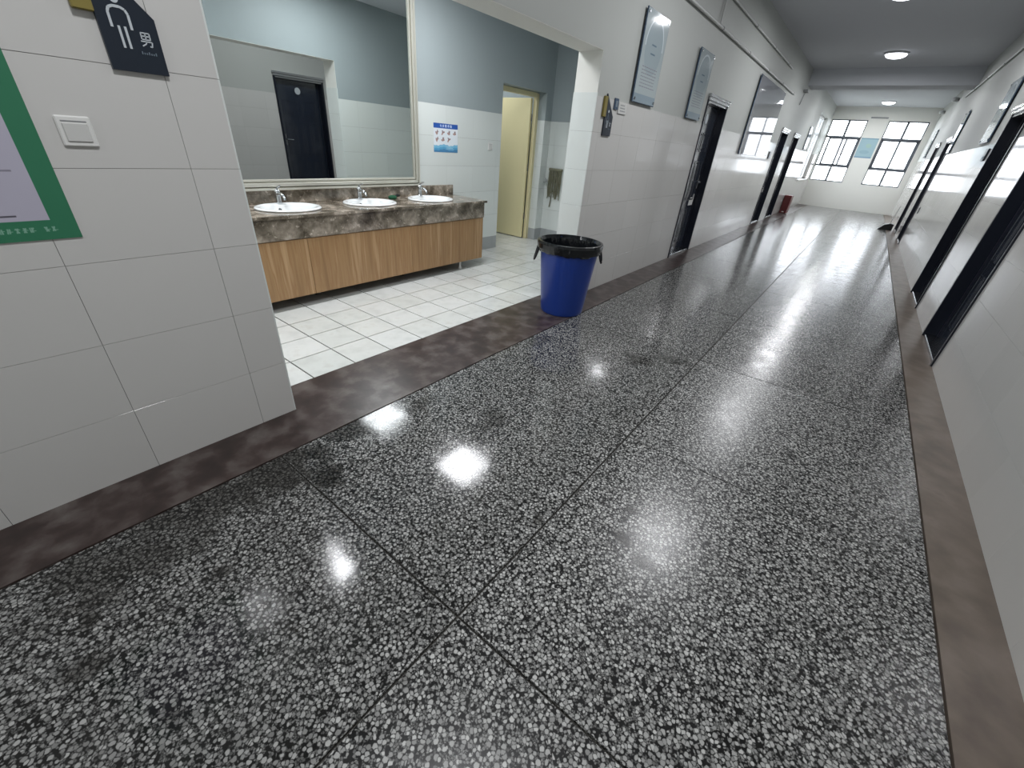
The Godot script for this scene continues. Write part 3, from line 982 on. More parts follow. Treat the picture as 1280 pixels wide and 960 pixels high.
# ------------------------------------------------------------------ vanity
func build_vanity():
	var z0 := -0.76
	var z1 := -3.945
	var fx := -3.49
	var zs := [-1.80, -2.60, -3.38]
	# cabinet
	var o := thing("vanity_cabinet", Vector3((fx + XW) / 2, 0, (z0 + z1) / 2), "wood-grain vanity cabinet under the brown marble counter", "cabinet")
	var mb := MB.new()
	mb.box(Vector3(fx - 0.022, 0.11, z0), Vector3(XW + 0.002, 0.57, z1 + 0.018))
	part("body", mb, M.wood_edge, o, true)
	mb = MB.new()
	mb.box(Vector3(fx - 0.002, 0.1, z1 + 0.018), Vector3(XW + 0.002, 0.57, z1))
	part("side_panel", mb, M.wood, o, true)
	var seams := [z0, -1.765, -2.85, z1 + 0.002]
	for k in seams.size() - 1:
		mb = MB.new()
		mb.bevel_box(Vector3(fx - 0.02, 0.1, seams[k] - 0.0012), Vector3(fx, 0.566, seams[k + 1] + 0.0012), 0.0015)
		part("door", mb, M.wood, o, true)
	for z in [-0.9, -1.9, -2.9, -3.62]:
		for fxx in [fx - (0.06 if z < -3.5 else 0.26), XW + 0.1]:
			mb = MB.new()
			mb.lathe([Vector2(0.0, 0.0), Vector2(0.024, 0.0), Vector2(0.02, 0.02), Vector2(0.014, 0.03), Vector2(0.014, 0.11), Vector2(0.0, 0.11)], 12, Vector3(fxx, 0, z))
			part("foot", mb, M.white_plastic if z < -3.5 else M.black_plastic, o, true)
	# marble counter
	var c := thing("marble_counter", Vector3((fx + XW) / 2, 0.57, (z0 + z1) / 2), "brown mottled marble counter holding three white basins", "countertop")
	mb = MB.new()
	slab_with_holes(mb, XW + 0.001, fx + 0.03, z1 - 0.03, z0, 0.735, 0.757, zs, -3.775, 0.198, 0.236)
	part("top_slab", mb, M.marble, c, true)
	mb = MB.new()
	mb.bevel_box(Vector3(fx + 0.008, 0.572, z0), Vector3(fx - 0.016, 0.736, z1 - 0.008), 0.003)
	mb.bevel_box(Vector3(fx - 0.014, 0.572, z1 + 0.014), Vector3(XW + 0.001, 0.736, z1 - 0.008), 0.003)
	part("apron", mb, M.marble, c, true)
	mb = MB.new()
	mb.bevel_box(Vector3(XW + 0.02, 0.757, z0), Vector3(XW + 0.001, 0.865, -3.99), 0.003)
	part("backsplash", mb, M.marble, c, true)
	# basins
	var bl := ["white oval basin standing beside tiled pier end of counter", "white oval basin in the middle of the marble counter", "white oval basin beside the green scrubber, end of counter"]
	var proto: Node3D
	for k in 3:
		var at := Vector3(-3.775, 0.757, zs[k])
		if k == 0:
			proto = thing("basin", at, bl[0], "basin", "basins in the marble counter")
			var b := MB.new()
			# rim and bowl as one lathe, oval: longer along the counter
			b.lathe([Vector2(0.232, 0.001), Vector2(0.262, 0.001), Vector2(0.266, 0.008), Vector2(0.258, 0.016), Vector2(0.242, 0.018), Vector2(0.222, 0.012), Vector2(0.212, 0.0), Vector2(0.200, -0.03), Vector2(0.17, -0.08), Vector2(0.11, -0.125), Vector2(0.03, -0.14), Vector2(0.0, -0.14)].map(func(p): return p), 56, Vector3.ZERO, 0.84, 1.0)
			part("bowl", b, M.porcelain, proto)
			var d := MB.new()
			d.lathe([Vector2(0.0, -0.138), Vector2(0.024, -0.138), Vector2(0.026, -0.134), Vector2(0.02, -0.131), Vector2(0.0, -0.131)], 20)
			part("drain", d, M.chrome, proto)
			var h := MB.new()
			h.tube([Vector3(-0.170, -0.032, 0.0), Vector3(-0.156, -0.034, 0.0)], 0.011, 14)
			part("dark_overflow_disc", h, M.drain, proto)  # solid disc, coloured dark like the shade in an open hole
		else:
			copy(proto, "basin", at, 0, bl[k])
	# taps
	var tl := ["chrome tap on basin beside the tiled pier", "chrome tap on the middle basin", "chrome tap on basin next to green scrubber"]
	var tp: Node3D
	for k in 3:
		var at := Vector3(-3.975, 0.773, zs[k] - 0.02)
		if k == 0:
			tp = thing("basin_tap", at, tl[0], "tap", "chrome taps on the basins")
			var b := MB.new()
			b.lathe([Vector2(0.0, 0.0), Vector2(0.028, 0.0), Vector2(0.029, 0.006), Vector2(0.022, 0.012), Vector2(0.021, 0.075), Vector2(0.024, 0.085), Vector2(0.024, 0.098), Vector2(0.016, 0.106), Vector2(0.0, 0.108)], 20)
			part("tap_body", b, M.chrome, tp)
			var s := MB.new()
			s.tube([Vector3(0.01, 0.07, 0), Vector3(0.05, 0.078, 0), Vector3(0.085, 0.07, 0), Vector3(0.108, 0.052, 0), Vector3(0.112, 0.035, 0)], [0.015, 0.013, 0.012, 0.011, 0.011], 12)
			part("spout", s, M.chrome, tp)
			var l := MB.new()
			l.tube([Vector3(0.0, 0.106, 0), Vector3(0.005, 0.122, 0), Vector3(0.045, 0.136, 0), Vector3(0.07, 0.14, 0)], [0.009, 0.009, 0.008, 0.006], 10)
			part("lever", l, M.chrome, tp)
		else:
			copy(tp, "basin_tap", at, 0, tl[k])
	# green scrubber
	var gs := thing("green_scrubber", Vector3(-3.93, 0.758, -2.985), "small dark green scrubber lying between two basins", "scrubber")
	mb = MB.new()
	mb.lathe([Vector2(0.0, 0.0), Vector2(0.04, 0.0), Vector2(0.05, 0.012), Vector2(0.045, 0.03), Vector2(0.02, 0.038), Vector2(0.0, 0.04)], 16, Vector3.ZERO, 0.7, 1.0)
	part("pad", mb, M.green_pad, gs)
	mb = MB.new()
	mb.tube([Vector3(-0.01, 0.02, -0.03), Vector3(-0.015, 0.032, -0.07), Vector3(-0.02, 0.03, -0.105)], [0.012, 0.014, 0.01], 10)
	part("grip", mb, M.black_plastic, gs)

# slab across x0..x1, z0..z1 (z0 < z1) with oval holes at z in zc
func slab_with_holes(mb: MB, x0: float, x1: float, z0: float, z1: float, y0: float, y1: float, zc: Array, xc: float, rx: float, rz: float):
	var half := 0.3
	var free := [[z0, z1]]
	for c in zc:
		var next := []
		for f in free:
			if c - half > f[0] and c + half < f[1]: next.append_array([[f[0], c - half], [c + half, f[1]]])
			else: next.append(f)
		free = next
	for f in free:
		mb.box(Vector3(x0, y0, f[0]), Vector3(x1, y1, f[1]))
	for c in zc:
		var n := 48
		var inner := []
		var outer := []
		var angles := []
		for k in n: angles.append(TAU * k / n)
		for q in [[x0, -half], [x0, half], [x1, -half], [x1, half]]: angles.append(fposmod(atan2(q[1], q[0] - xc), TAU))
		angles.sort()
		for t in angles:
			var d := Vector2(cos(t), sin(t))
			inner.append(Vector2(xc + d.x * rx * rz / sqrt(pow(d.x * rz, 2) + pow(d.y * rx, 2)), c + d.y * rx * rz / sqrt(pow(d.x * rz, 2) + pow(d.y * rx, 2))))
			var s := INF
			if absf(d.x) > 1e-6: s = minf(s, ((x1 if d.x > 0 else x0) - xc) / d.x)
			if absf(d.y) > 1e-6: s = minf(s, half / absf(d.y))
			outer.append(Vector2(xc, c) + d * s)
		for k in angles.size():
			var j := (k + 1) % angles.size()
			var P := func(p: Vector2, y: float) -> Vector3: return Vector3(p.x, y, p.y)
			mb.quad(P.call(inner[k], y1), P.call(inner[j], y1), P.call(outer[j], y1), P.call(outer[k], y1), Vector3.UP)
			mb.quad(P.call(inner[k], y0), P.call(inner[j], y0), P.call(outer[j], y0), P.call(outer[k], y0), Vector3.DOWN)
			mb.quad(P.call(inner[k], y0), P.call(inner[j], y0), P.call(inner[j], y1), P.call(inner[k], y1), Vector3(xc - inner[k].x, 0, c - inner[k].y))
			var m: Vector2 = (outer[k] + outer[j]) / 2 - Vector2(xc, c)
			mb.quad(P.call(outer[k], y0), P.call(outer[j], y0), P.call(outer[j], y1), P.call(outer[k], y1), Vector3(m.x, 0, m.y))

func build_mirror():
	# hangs a touch off parallel and leans forward a little
	var z0 := -0.86
	var z1 := -3.46
	var y0 := 0.868
	var y1 := 2.69
	var t := 0.03
	var o := thing("wall_mirror", Vector3(XW, y0, z1), "large mirror in silver frame over the marble counter", "mirror")
	var len_ := z0 - z1
	var hgt := y1 - y0
	var mb := MB.new()
	mb.box(Vector3(0.004, 0.05, len_ - 0.05), Vector3(0.016, hgt - 0.05, 0.05))
	part("glass", mb, M.mirror, o)
	# moulded frame: three stepped bars on each side
	for side in 4:
		mb = MB.new()
		var dk := MB.new()
		for st in [[0.0, 0.022, 0.034, 0], [0.022, 0.03, 0.024, 1], [0.03, 0.06, 0.040, 0], [0.06, 0.066, 0.026, 1], [0.066, 0.085, 0.030, 0]]:
			var a: float = st[0]
			var b: float = st[1]
			var x: float = st[2]
			var g: MB = dk if st[3] == 1 else mb
			if side == 0: g.bevel_box(Vector3(0, a, a), Vector3(x, b, len_ - a), 0.003)
			elif side == 1: g.bevel_box(Vector3(0, hgt - b, a), Vector3(x, hgt - a, len_ - a), 0.003)
			elif side == 2: g.bevel_box(Vector3(0, a, a), Vector3(x, hgt - a, b), 0.003)
			else: g.bevel_box(Vector3(0, a, len_ - b), Vector3(x, hgt - a, len_ - a), 0.003)
		var f := part("frame_bar", mb, M.silver_frame, o)
		part("groove", dk, M.silver_dark, f)
	# turn about the far lower edge
	o.rotation = Vector3(0, deg_to_rad(MIRROR_YAW), deg_to_rad(MIRROR_LEAN))

const MIRROR_YAW := 1.1
const MIRROR_LEAN := -0.35

func build_bin():
	var at := Vector3(-1.925, 0, -3.36)
	var o := thing("waste_bin", at, "blue plastic waste bin with black liner, standing in the corridor", "waste bin")
	var mb := MB.new()
	mb.lathe([Vector2(0.0, 0.004), Vector2(0.176, 0.004), Vector2(0.182, 0.0), Vector2(0.188, 0.006), Vector2(0.192, 0.03), Vector2(0.245, 0.52), Vector2(0.254, 0.585), Vector2(0.27, 0.59), Vector2(0.272, 0.604), Vector2(0.262, 0.61), Vector2(0.25, 0.6), Vector2(0.238, 0.52), Vector2(0.186, 0.03), Vector2(0.0, 0.02)], 48)
	part("tub", mb, M.bin_blue, o)
	# liner: hangs outside over the rim and lines the inside, with folds
	mb = MB.new()
	var segs := 72
	var prof := [[0.259, 0.53, 0.5], [0.268, 0.538, 0.7], [0.275, 0.56, 0.6], [0.281, 0.596, 0.3], [0.276, 0.614, 0.1], [0.258, 0.617, 0.1], [0.243, 0.59, 0.4], [0.226, 0.48, 1.0], [0.205, 0.34, 1.3], [0.17, 0.22, 1.5], [0.10, 0.17, 1.2], [0.0, 0.15, 0.0]]
	var fold := func(i: int, s: float) -> float: return sin(i * 0.87) * 0.5 + sin(i * 2.3 + 1.0) * 0.35 + sin(i * 0.35 + s) * 0.4
	var rings := []
	for p in prof:
		var ring := []
		for i in segs:
			var t := TAU * i / segs
			var r: float = p[0] + p[2] * 0.006 * fold.call(i, p[1] * 9.0)
			if p[0] == 0.0: r = 0.0
			var hh: float = p[1]
			if p[1] == 0.53: hh += 0.009 * fold.call(i, 2.0)
			ring.append(Vector3(cos(t) * r, hh, sin(t) * r))
		rings.append(ring)
	for a in rings.size() - 1:
		for i in segs:
			var j := (i + 1) % segs
			var outward: Vector3 = rings[a][i] * Vector3(1, 0, 1)
			if a >= 5: outward = -outward + Vector3.UP * 0.1
			mb.quad(rings[a][i], rings[a][j], rings[a + 1][j], rings[a + 1][i], outward)
	part("liner", mb, M.bag, o)
	# loop handles on both sides
	for s in [-1.0, 1.0]:
		var dir: Vector3 = Vector3(0.76, 0, -0.65) * float(s)
		var side := Vector3(0.65, 0, 0.76)
		mb = MB.new()
		var pts := []
		for k in 9:
			var t := PI * k / 8.0
			pts.append(dir * (0.265 + 0.03 * sin(t)) + side * 0.045 * cos(t) + Vector3(0, 0.555 - 0.11 * sin(t), 0))
		mb.tube(pts, 0.008, 8)
		part("handle", mb, M.black_plastic, o)
	o.scale = Vector3(1.05, 1.06, 1.05)

func build_washroom_items():
	# cream door, open inwards, hinged on the far jamb
	var o := struct("door_8", "cream painted washroom door standing open")
	var x := XW - 0.16
	var mb := MB.new()
	mb.bevel_box(Vector3(x - 0.03, 0, -5.866), Vector3(x + 0.03, 1.99, -5.81), 0.004)
	mb.bevel_box(Vector3(x - 0.03, 0, -4.895), Vector3(x + 0.03, 1.99, -4.95), 0.004)
	mb.bevel_box(Vector3(x - 0.03, 1.94, -5.81), Vector3(x + 0.03, 1.995, -4.95), 0.004)
	part("door_frame", mb, M.cream_frame, o)
	mb = MB.new()
	mb.bevel_box(Vector3(x - 0.04, 0.012, -5.805), Vector3(x - 0.86, 1.93, -5.765), 0.004)
	var leaf := part("leaf", mb, M.cream_door, o)
	mb = MB.new()
	mb.tube([Vector3(x - 0.78, 1.0, -5.77), Vector3(x - 0.78, 1.0, -5.72), Vector3(x - 0.77, 1.0, -5.715), Vector3(x - 0.66, 1.0, -5.715)], 0.009, 8)
	part("handle", mb, M.chrome, leaf)
	for y in [0.3, 1.0, 1.65]:
		mb = MB.new()
		mb.tube([Vector3(x - 0.036, y, -5.80), Vector3(x - 0.036, y + 0.09, -5.80)], 0.008, 8)
		part("hinge", mb, M.steel, leaf)
	# hand-washing poster
	var p := thing("hand_washing_poster", Vector3(XW, 1.21, -3.89), "blue and white hand-washing poster on washroom tiles beside mirror", "poster")
	mb = MB.new()
	mb.box(Vector3(0.0005, 0.0, -0.19), Vector3(0.0025, 0.285, 0.19))
	part("sheet", mb, M.white_plastic, p)
	mb = MB.new()
	mb.quad_uv(Vector3(0.003, 0.285, 0.19), Vector3(0.003, 0.285, -0.19), Vector3(0.003, 0.0, -0.19), Vector3(0.003, 0.0, 0.19), Vector3.RIGHT)
	part("print", mb, print_mat(poster_image()), p)
	# switch beside the door
	wall_switch(Vector3(XW, 1.255, -4.675), PI / 2, "white light switch on washroom tiles beside cream door")
	# mop head hanging on the far wall
	var mp := thing("mop_head", Vector3(-3.87, 0.48, WZ1), "grey-green mop head hanging on the far washroom wall", "mop")
	mb = MB.new()
	mb.bevel_box(Vector3(-0.12, 0.55, 0.006), Vector3(0.12, 0.585, 0.04), 0.006)
	part("clamp_bar", mb, M.mop, mp)
	for k in 26:
		mb = MB.new()
		var sx := lerpf(-0.11, 0.11, k / 25.0) + rng.randf_range(-0.004, 0.004)
		var ln := rng.randf_range(0.30, 0.42) + (0.14 if k in [9, 11] else 0.0)
		var pts := []
		var dx := rng.randf_range(-0.02, 0.02) + (-0.05 if k in [9, 11] else 0.0)
		for q in 6:
			var t := q / 5.0
			pts.append(Vector3(sx + dx * t * t + rng.randf_range(-0.003, 0.003), 0.555 - ln * t, 0.022 + 0.012 * sin(k * 1.7 + t * 3.0)))
		mb.tube(pts, 0.006, 6)
		part("strand", mb, M.mop, mp)
	var hk := thing("wall_hook", Vector3(-4.0, 0.83, WZ1), "small chrome pipe hook on wall beside hanging mop head", "hook")
	mb = MB.new()
	mb.tube([Vector3(-0.055, 0.03, 0.0), Vector3(-0.055, 0.03, 0.05), Vector3(0.0, 0.03, 0.06), Vector3(0.04, 0.03, 0.06)], 0.008, 8)
	part("arm", mb, M.chrome, hk)
	mb = MB.new()
	mb.lathe([Vector2(0.0, 0.0), Vector2(0.016, 0.0), Vector2(0.016, 0.07), Vector2(0.0, 0.07)], 12, Vector3(0.0, 0.02, 0.06))
	part("knob", mb, M.chrome, hk)

func wall_switch(at: Vector3, turn: float, label: String):
	# local: faces +z
	var o := thing("light_switch", at, label, "switch")
	var mb := MB.new()
	mb.bevel_box(Vector3(-0.043, 0, 0.0), Vector3(0.043, 0.086, 0.009), 0.004)
	part("plate", mb, M.white_plastic, o)
	mb = MB.new()
	mb.bevel_box(Vector3(-0.031, 0.014, 0.008), Vector3(0.031, 0.067, 0.013), 0.003)
	part("rocker", mb, M.white_plastic_grey, o)
	mb = MB.new()
	mb.box(Vector3(-0.031, 0.069, 0.0085), Vector3(0.031, 0.073, 0.0095))
	part("name_strip", mb, M.pipe_grey, o)
	o.rotation.y = turn

# ------------------------------------------------------------------ prints
func print_mat(im: Image, rough := 0.4) -> StandardMaterial3D:
	var m := mat(Color.WHITE, rough)
	m.albedo_texture = ImageTexture.create_from_image(im)
	return m

func stroke(im: Image, a: Vector2, b: Vector2, w: float, c: Color):
	var n := int(maxf(1.0, (b - a).length() * 1.5))
	var iw := maxi(1, int(w))
	for k in n + 1:
		var p := a.lerp(b, float(k) / n)
		im.fill_rect(Rect2i(int(p.x - w / 2), int(p.y - w / 2), iw, iw), c)

# strokes of a few characters on a unit square, y down
const GLYPH := {
	"nan": [[0.2, 0.05, 0.8, 0.05], [0.2, 0.05, 0.2, 0.5], [0.8, 0.05, 0.8, 0.5], [0.2, 0.27, 0.8, 0.27], [0.2, 0.5, 0.8, 0.5], [0.5, 0.05, 0.5, 0.5], [0.08, 0.64, 0.88, 0.64], [0.88, 0.64, 0.8, 0.98], [0.8, 0.98, 0.66, 0.94], [0.5, 0.52, 0.42, 0.8], [0.42, 0.8, 0.12, 0.98]],
	"nu": [[0.45, 0.05, 0.2, 0.6], [0.2, 0.6, 0.8, 0.95], [0.72, 0.3, 0.55, 0.7], [0.55, 0.7, 0.15, 0.95], [0.05, 0.3, 0.95, 0.3]],
	"qi": [[0.08, 0.5, 0.92, 0.38], [0.42, 0.08, 0.42, 0.8], [0.42, 0.8, 0.85, 0.85], [0.85, 0.85, 0.88, 0.65]],
	"bu": [[0.5, 0.05, 0.5, 0.4], [0.28, 0.18, 0.28, 0.4], [0.5, 0.2, 0.78, 0.2], [0.08, 0.42, 0.92, 0.42], [0.5, 0.45, 0.5, 0.72], [0.3, 0.52, 0.22, 0.7], [0.78, 0.5, 0.6, 0.8], [0.6, 0.8, 0.15, 0.97]],
	"xi": [[0.1, 0.1, 0.22, 0.22], [0.05, 0.36, 0.18, 0.46], [0.08, 0.92, 0.24, 0.6], [0.5, 0.1, 0.36, 0.34], [0.45, 0.22, 0.88, 0.22], [0.64, 0.06, 0.64, 0.48], [0.32, 0.48, 0.95, 0.48], [0.52, 0.5, 0.34, 0.95], [0.72, 0.5, 0.72, 0.9], [0.72, 0.9, 0.94, 0.86]],
	"shou": [[0.75, 0.08, 0.25, 0.16], [0.18, 0.36, 0.82, 0.36], [0.06, 0.58, 0.94, 0.58], [0.52, 0.14, 0.54, 0.9], [0.54, 0.9, 0.36, 0.86]],
	"fa": [[0.1, 0.1, 0.22, 0.22], [0.05, 0.36, 0.18, 0.46], [0.08, 0.92, 0.24, 0.6], [0.36, 0.24, 0.92, 0.24], [0.64, 0.06, 0.64, 0.48], [0.3, 0.5, 0.96, 0.5], [0.6, 0.52, 0.4, 0.86], [0.4, 0.86, 0.86, 0.82], [0.76, 0.66, 0.92, 0.95]],
}

func glyph(im: Image, key: String, at: Vector2, size: float, w: float, c: Color):
	for s in GLYPH[key]:
		stroke(im, at + Vector2(s[0], s[1]) * size, at + Vector2(s[2], s[3]) * size, w, c)

func blob(im: Image, c: Vector2, rx: float, ry: float, turn: float, col: Color):
	var r := int(maxf(rx, ry)) + 1
	for y in range(-r, r + 1):
		for x in range(-r, r + 1):
			var q := Vector2(x, y).rotated(-turn)
			if pow(q.x / rx, 2) + pow(q.y / ry, 2) <= 1.0:
				var p := Vector2i(int(c.x) + x, int(c.y) + y)
				if p.x >= 0 and p.y >= 0 and p.x < im.get_width() and p.y < im.get_height(): im.set_pixelv(p, col)

func poster_image() -> Image:
	var im := Image.create(384, 288, false, Image.FORMAT_RGB8)
	im.fill(C("e8eef4"))
	im.fill_rect(Rect2i(0, 0, 384, 48), C("2d5cb0"))
	var keys := ["qi", "bu", "xi", "shou", "fa"]
	for k in 5: glyph(im, keys[k], Vector2(98 + k * 40, 9), 29, 4, C("dfeaff"))
	# eight pictures of hands
	for k in 8:
		if k == 7: continue
		var c := Vector2(50 + (k % 4) * 94, 92 + (k / 4) * 68)
		var a := [0.9, -0.9, 0.5, 0.2, 1.2, 0.1, -1.0][k] as float
		blob(im, c + Vector2(-8, 6), 22, 10, a, C("b79a93"))
		blob(im, c + Vector2(8, -6), 22, 9, a + 0.7, C("a4857f"))
		for f in 3: stroke(im, c + Vector2(-6 + f * 7, -4), c + Vector2(-6 + f * 7, -4) + Vector2.from_angle(a - 1.2) * 20, 4, C("8d7a80"))
	# water along the bottom
	for y in range(206, 288):
		for x in 384:
			var wv := 214.0 + 7.0 * sin(x * 0.03) + 3.0 * sin(x * 0.11)
			if y > wv: im.set_pixel(x, y, C("7cbfdf") if y < wv + 26 else (C("5aa6d0") if y < wv + 48 else C("4a86b4")))
	for k in 3: stroke(im, Vector2(200, 232 + k * 13), Vector2(280 + k * 22, 232 + k * 13), 3, C("c8e6f4"))
	return im

func restroom_sign(at: Vector3, label: String, woman: bool):
	# local: faces +x, right = -z; origin at the plate's lower near corner
	var o := thing("restroom_sign", at, label, "sign")
	var to3 := func(u, v, d): return Vector3(d, v, -u)
	var mb := MB.new()
	mb.prism(PackedVector2Array([Vector2(0, 0), Vector2(0.152, 0), Vector2(0.152, 0.15), Vector2(0.0, 0.31)]), to3, 0.0, 0.012)
	part("plate", mb, M.navy, o)
	mb = MB.new()
	mb.bevel_box(Vector3(0.0, 0.14, 0.052), Vector3(0.02, 0.29, 0.0), 0.003)
	part("yellow_bar", mb, M.yellow, o)
	var bar := func(a: Vector2, b: Vector2, w: float, m: Material, called: String):
		var d := (b - a).normalized()
		var n := Vector2(-d.y, d.x) * w / 2
		var g := MB.new()
		g.prism(PackedVector2Array([a + n, b + n, b - n, a - n]), to3, 0.012, 0.0135)
		part(called, g, m, o)
	# the figure
	var hd := MB.new()
	var pts := PackedVector2Array()
	for k in 20: pts.append(Vector2(0.058, 0.185) + Vector2(cos(TAU * k / 20), sin(TAU * k / 20)) * 0.011)
	hd.prism(pts, to3, 0.012, 0.0135)
	part("figure_head", hd, M.sign_white, o)
	if woman:
		bar.call(Vector2(0.058, 0.168), Vector2(0.032, 0.105), 0.006, M.sign_dim, "figure_body")
		bar.call(Vector2(0.058, 0.168), Vector2(0.084, 0.105), 0.006, M.sign_dim, "figure_body")
		bar.call(Vector2(0.032, 0.105), Vector2(0.084, 0.105), 0.006, M.sign_dim, "figure_body")
	else:
		var arc := [Vector2(0.033, 0.112), Vector2(0.033, 0.15), Vector2(0.038, 0.161), Vector2(0.049, 0.166), Vector2(0.067, 0.166), Vector2(0.078, 0.161), Vector2(0.083, 0.15), Vector2(0.083, 0.112)]
		for k in arc.size() - 1: bar.call(arc[k], arc[k + 1], 0.007, M.sign_white, "figure_body")
	bar.call(Vector2(0.05, 0.118), Vector2(0.05, 0.062), 0.0065, M.sign_white, "figure_leg")
	bar.call(Vector2(0.066, 0.118), Vector2(0.066, 0.062), 0.0065, M.sign_white, "figure_leg")
	for s in GLYPH["nu" if woman else "nan"]:
		var base := Vector2(0.095, 0.112)
		bar.call(base + Vector2(s[0], -s[1]) * 0.038, base + Vector2(s[2], -s[3]) * 0.038, 0.0032, M.sign_white, "character_stroke")
	for k in 7:
		bar.call(Vector2(0.093 + k * 0.0062, 0.052), Vector2(0.093 + k * 0.0062, 0.052 + (0.008 if k % 3 == 0 else 0.005)), 0.003, M.sign_dim, "small_print")

func build_signs():
	restroom_sign(Vector3(XL, 1.488, -0.5), "navy restroom sign with white man figure above the light switch", false)
	restroom_sign(Vector3(XL, 1.48, -3.885), "navy restroom sign on tiled wall beyond the blue bin", true)
	wall_switch(Vector3(XL, 1.263, -0.352), PI / 2, "white light switch on tiles below the man restroom sign")
	# green-bordered notice on the near pier
	var o := thing("framed_notice", Vector3(XL, 0.99, -0.26), "large notice with broad green border on tiled pier", "poster")
	var mb := MB.new()
	mb.box(Vector3(0.0005, 0, 0), Vector3(0.004, 0.80, 0.62))
	part("sheet", mb, M.white_plastic, o)
	mb = MB.new()
	mb.quad_uv(Vector3(0.0045, 0.80, 0.62), Vector3(0.0045, 0.80, 0.0), Vector3(0.0045, 0.0, 0.0), Vector3(0.0045, 0.0, 0.62), Vector3.RIGHT)
	var im := Image.create(620, 800, false, Image.FORMAT_RGB8)
	im.fill(C("2f7857"))
	im.fill_rect(Rect2i(60, 62, 500, 678), C("b9b6c6"))
	# line of small pale lettering on the lower border, too blurred to read
	for k in 22:
		var x := 200 + k * 17
		if k % 7 == 5: continue
		for s in 3: stroke(im, Vector2(x + (k * 5 + s * 4) % 9, 762), Vector2(x + (k * 3 + s * 5) % 9, 774), 3, C("7fae98"))
		stroke(im, Vector2(x, 764 + (k * 3) % 8), Vector2(x + 11, 764 + (k * 3) % 8), 2, C("7fae98"))
	im.fill_rect(Rect2i(300, 722, 190, 5), C("57545f"))
	for k in 9: im.fill_rect(Rect2i(110, 130 + k * 58, 330 + (k * 67) % 90, 5), C("8b8896"))
	part("print", mb, print_mat(im, 0.5), o)
	# two little plates by the far restroom sign
	o = thing("room_plate", Vector3(XL, 1.69, -4.035), "small dark grey plate on wall beside far restroom sign", "plate")
	mb = MB.new()
	mb.bevel_box(Vector3(0, 0, 0), Vector3(0.012, 0.085, -0.075), 0.003)
	part("plate", mb, M.board_edge, o)
	mb = MB.new()
	mb.bevel_box(Vector3(0.0115, 0.02, -0.02), Vector3(0.0135, 0.065, -0.055), 0.001)
	part("emblem", mb, M.sign_dim, o)
	o = thing("name_plate", Vector3(XL, 1.665, -4.125), "small pale lettered plate under corner of first hanging board", "plate")
	mb = MB.new()
	mb.bevel_box(Vector3(0, 0, 0), Vector3(0.01, 0.088, -0.17), 0.003)
	part("plate", mb, M.white_plastic_grey, o)
	mb = MB.new()
	for k in 3: mb.box(Vector3(0.0098, 0.02 + k * 0.022, -0.03), Vector3(0.0106, 0.027 + k * 0.022, -0.14 + k * 0.01))
	part("lettering", mb, M.pipe_grey, o)

func board_image(tall: bool) -> Image:
	var w := 256
	var h := 352
	var im := Image.create(w, h, false, Image.FORMAT_RGB8)
	im.fill(C("abb6b9"))
	# pale arc of decoration
	for y in h:
		for x in w:
			var d := Vector2(x - 128, (y - 130) * 0.9).length()
			if d > 96 and d < 104 and y < 130: im.set_pixel(x, y, C("d3dde2"))
			elif d < 96: im.set_pixel(x, y, C("a0adb2"))
			elif y > 316: im.set_pixel(x, y, C("8d9ea9"))
	for k in 2: stroke(im, Vector2(104, 118 + k * 34), Vector2(150, 118 + k * 34), 6, C("6f8290"))
	for r in 7:
		var x := 40
		while x < 205:
			var l := 8 + (x * 7 + r * 13) % 15
			stroke(im, Vector2(x, 208 + r * 13), Vector2(x + l, 208 + r * 13), 3, C("8b8790"))
			x += l + 7
	return im

func make_board(at: Vector3, width: float, height: float, turn: float, called: String, label: String, group: String, face: Material) -> Node3D:
	# local: faces +x, across z, origin at the lower middle
	var o := thing(called, at, label, "notice board", group)
	var w := width / 2
	var mb := MB.new()
	mb.bevel_box(Vector3(0.012, 0, -w), Vector3(0.026, height, w), 0.003)
	part("acrylic_panel", mb, M.board_edge, o)
	mb = MB.new()
	mb.quad_uv(Vector3(0.0265, height - 0.006, w - 0.006), Vector3(0.0265, height - 0.006, -w + 0.006), Vector3(0.0265, 0.006, -w + 0.006), Vector3(0.0265, 0.006, w - 0.006), Vector3.RIGHT)
	part("print", mb, face, o)
	for sy in [0.03, height - 0.03]:
		for sz in [-w + 0.03, w - 0.03]:
			mb = MB.new()
			mb.tube([Vector3(0, sy, sz), Vector3(0.034, sy, sz)], 0.011, 12)
			part("standoff_screw", mb, M.steel, o)
	o.rotation.y = turn
	return o

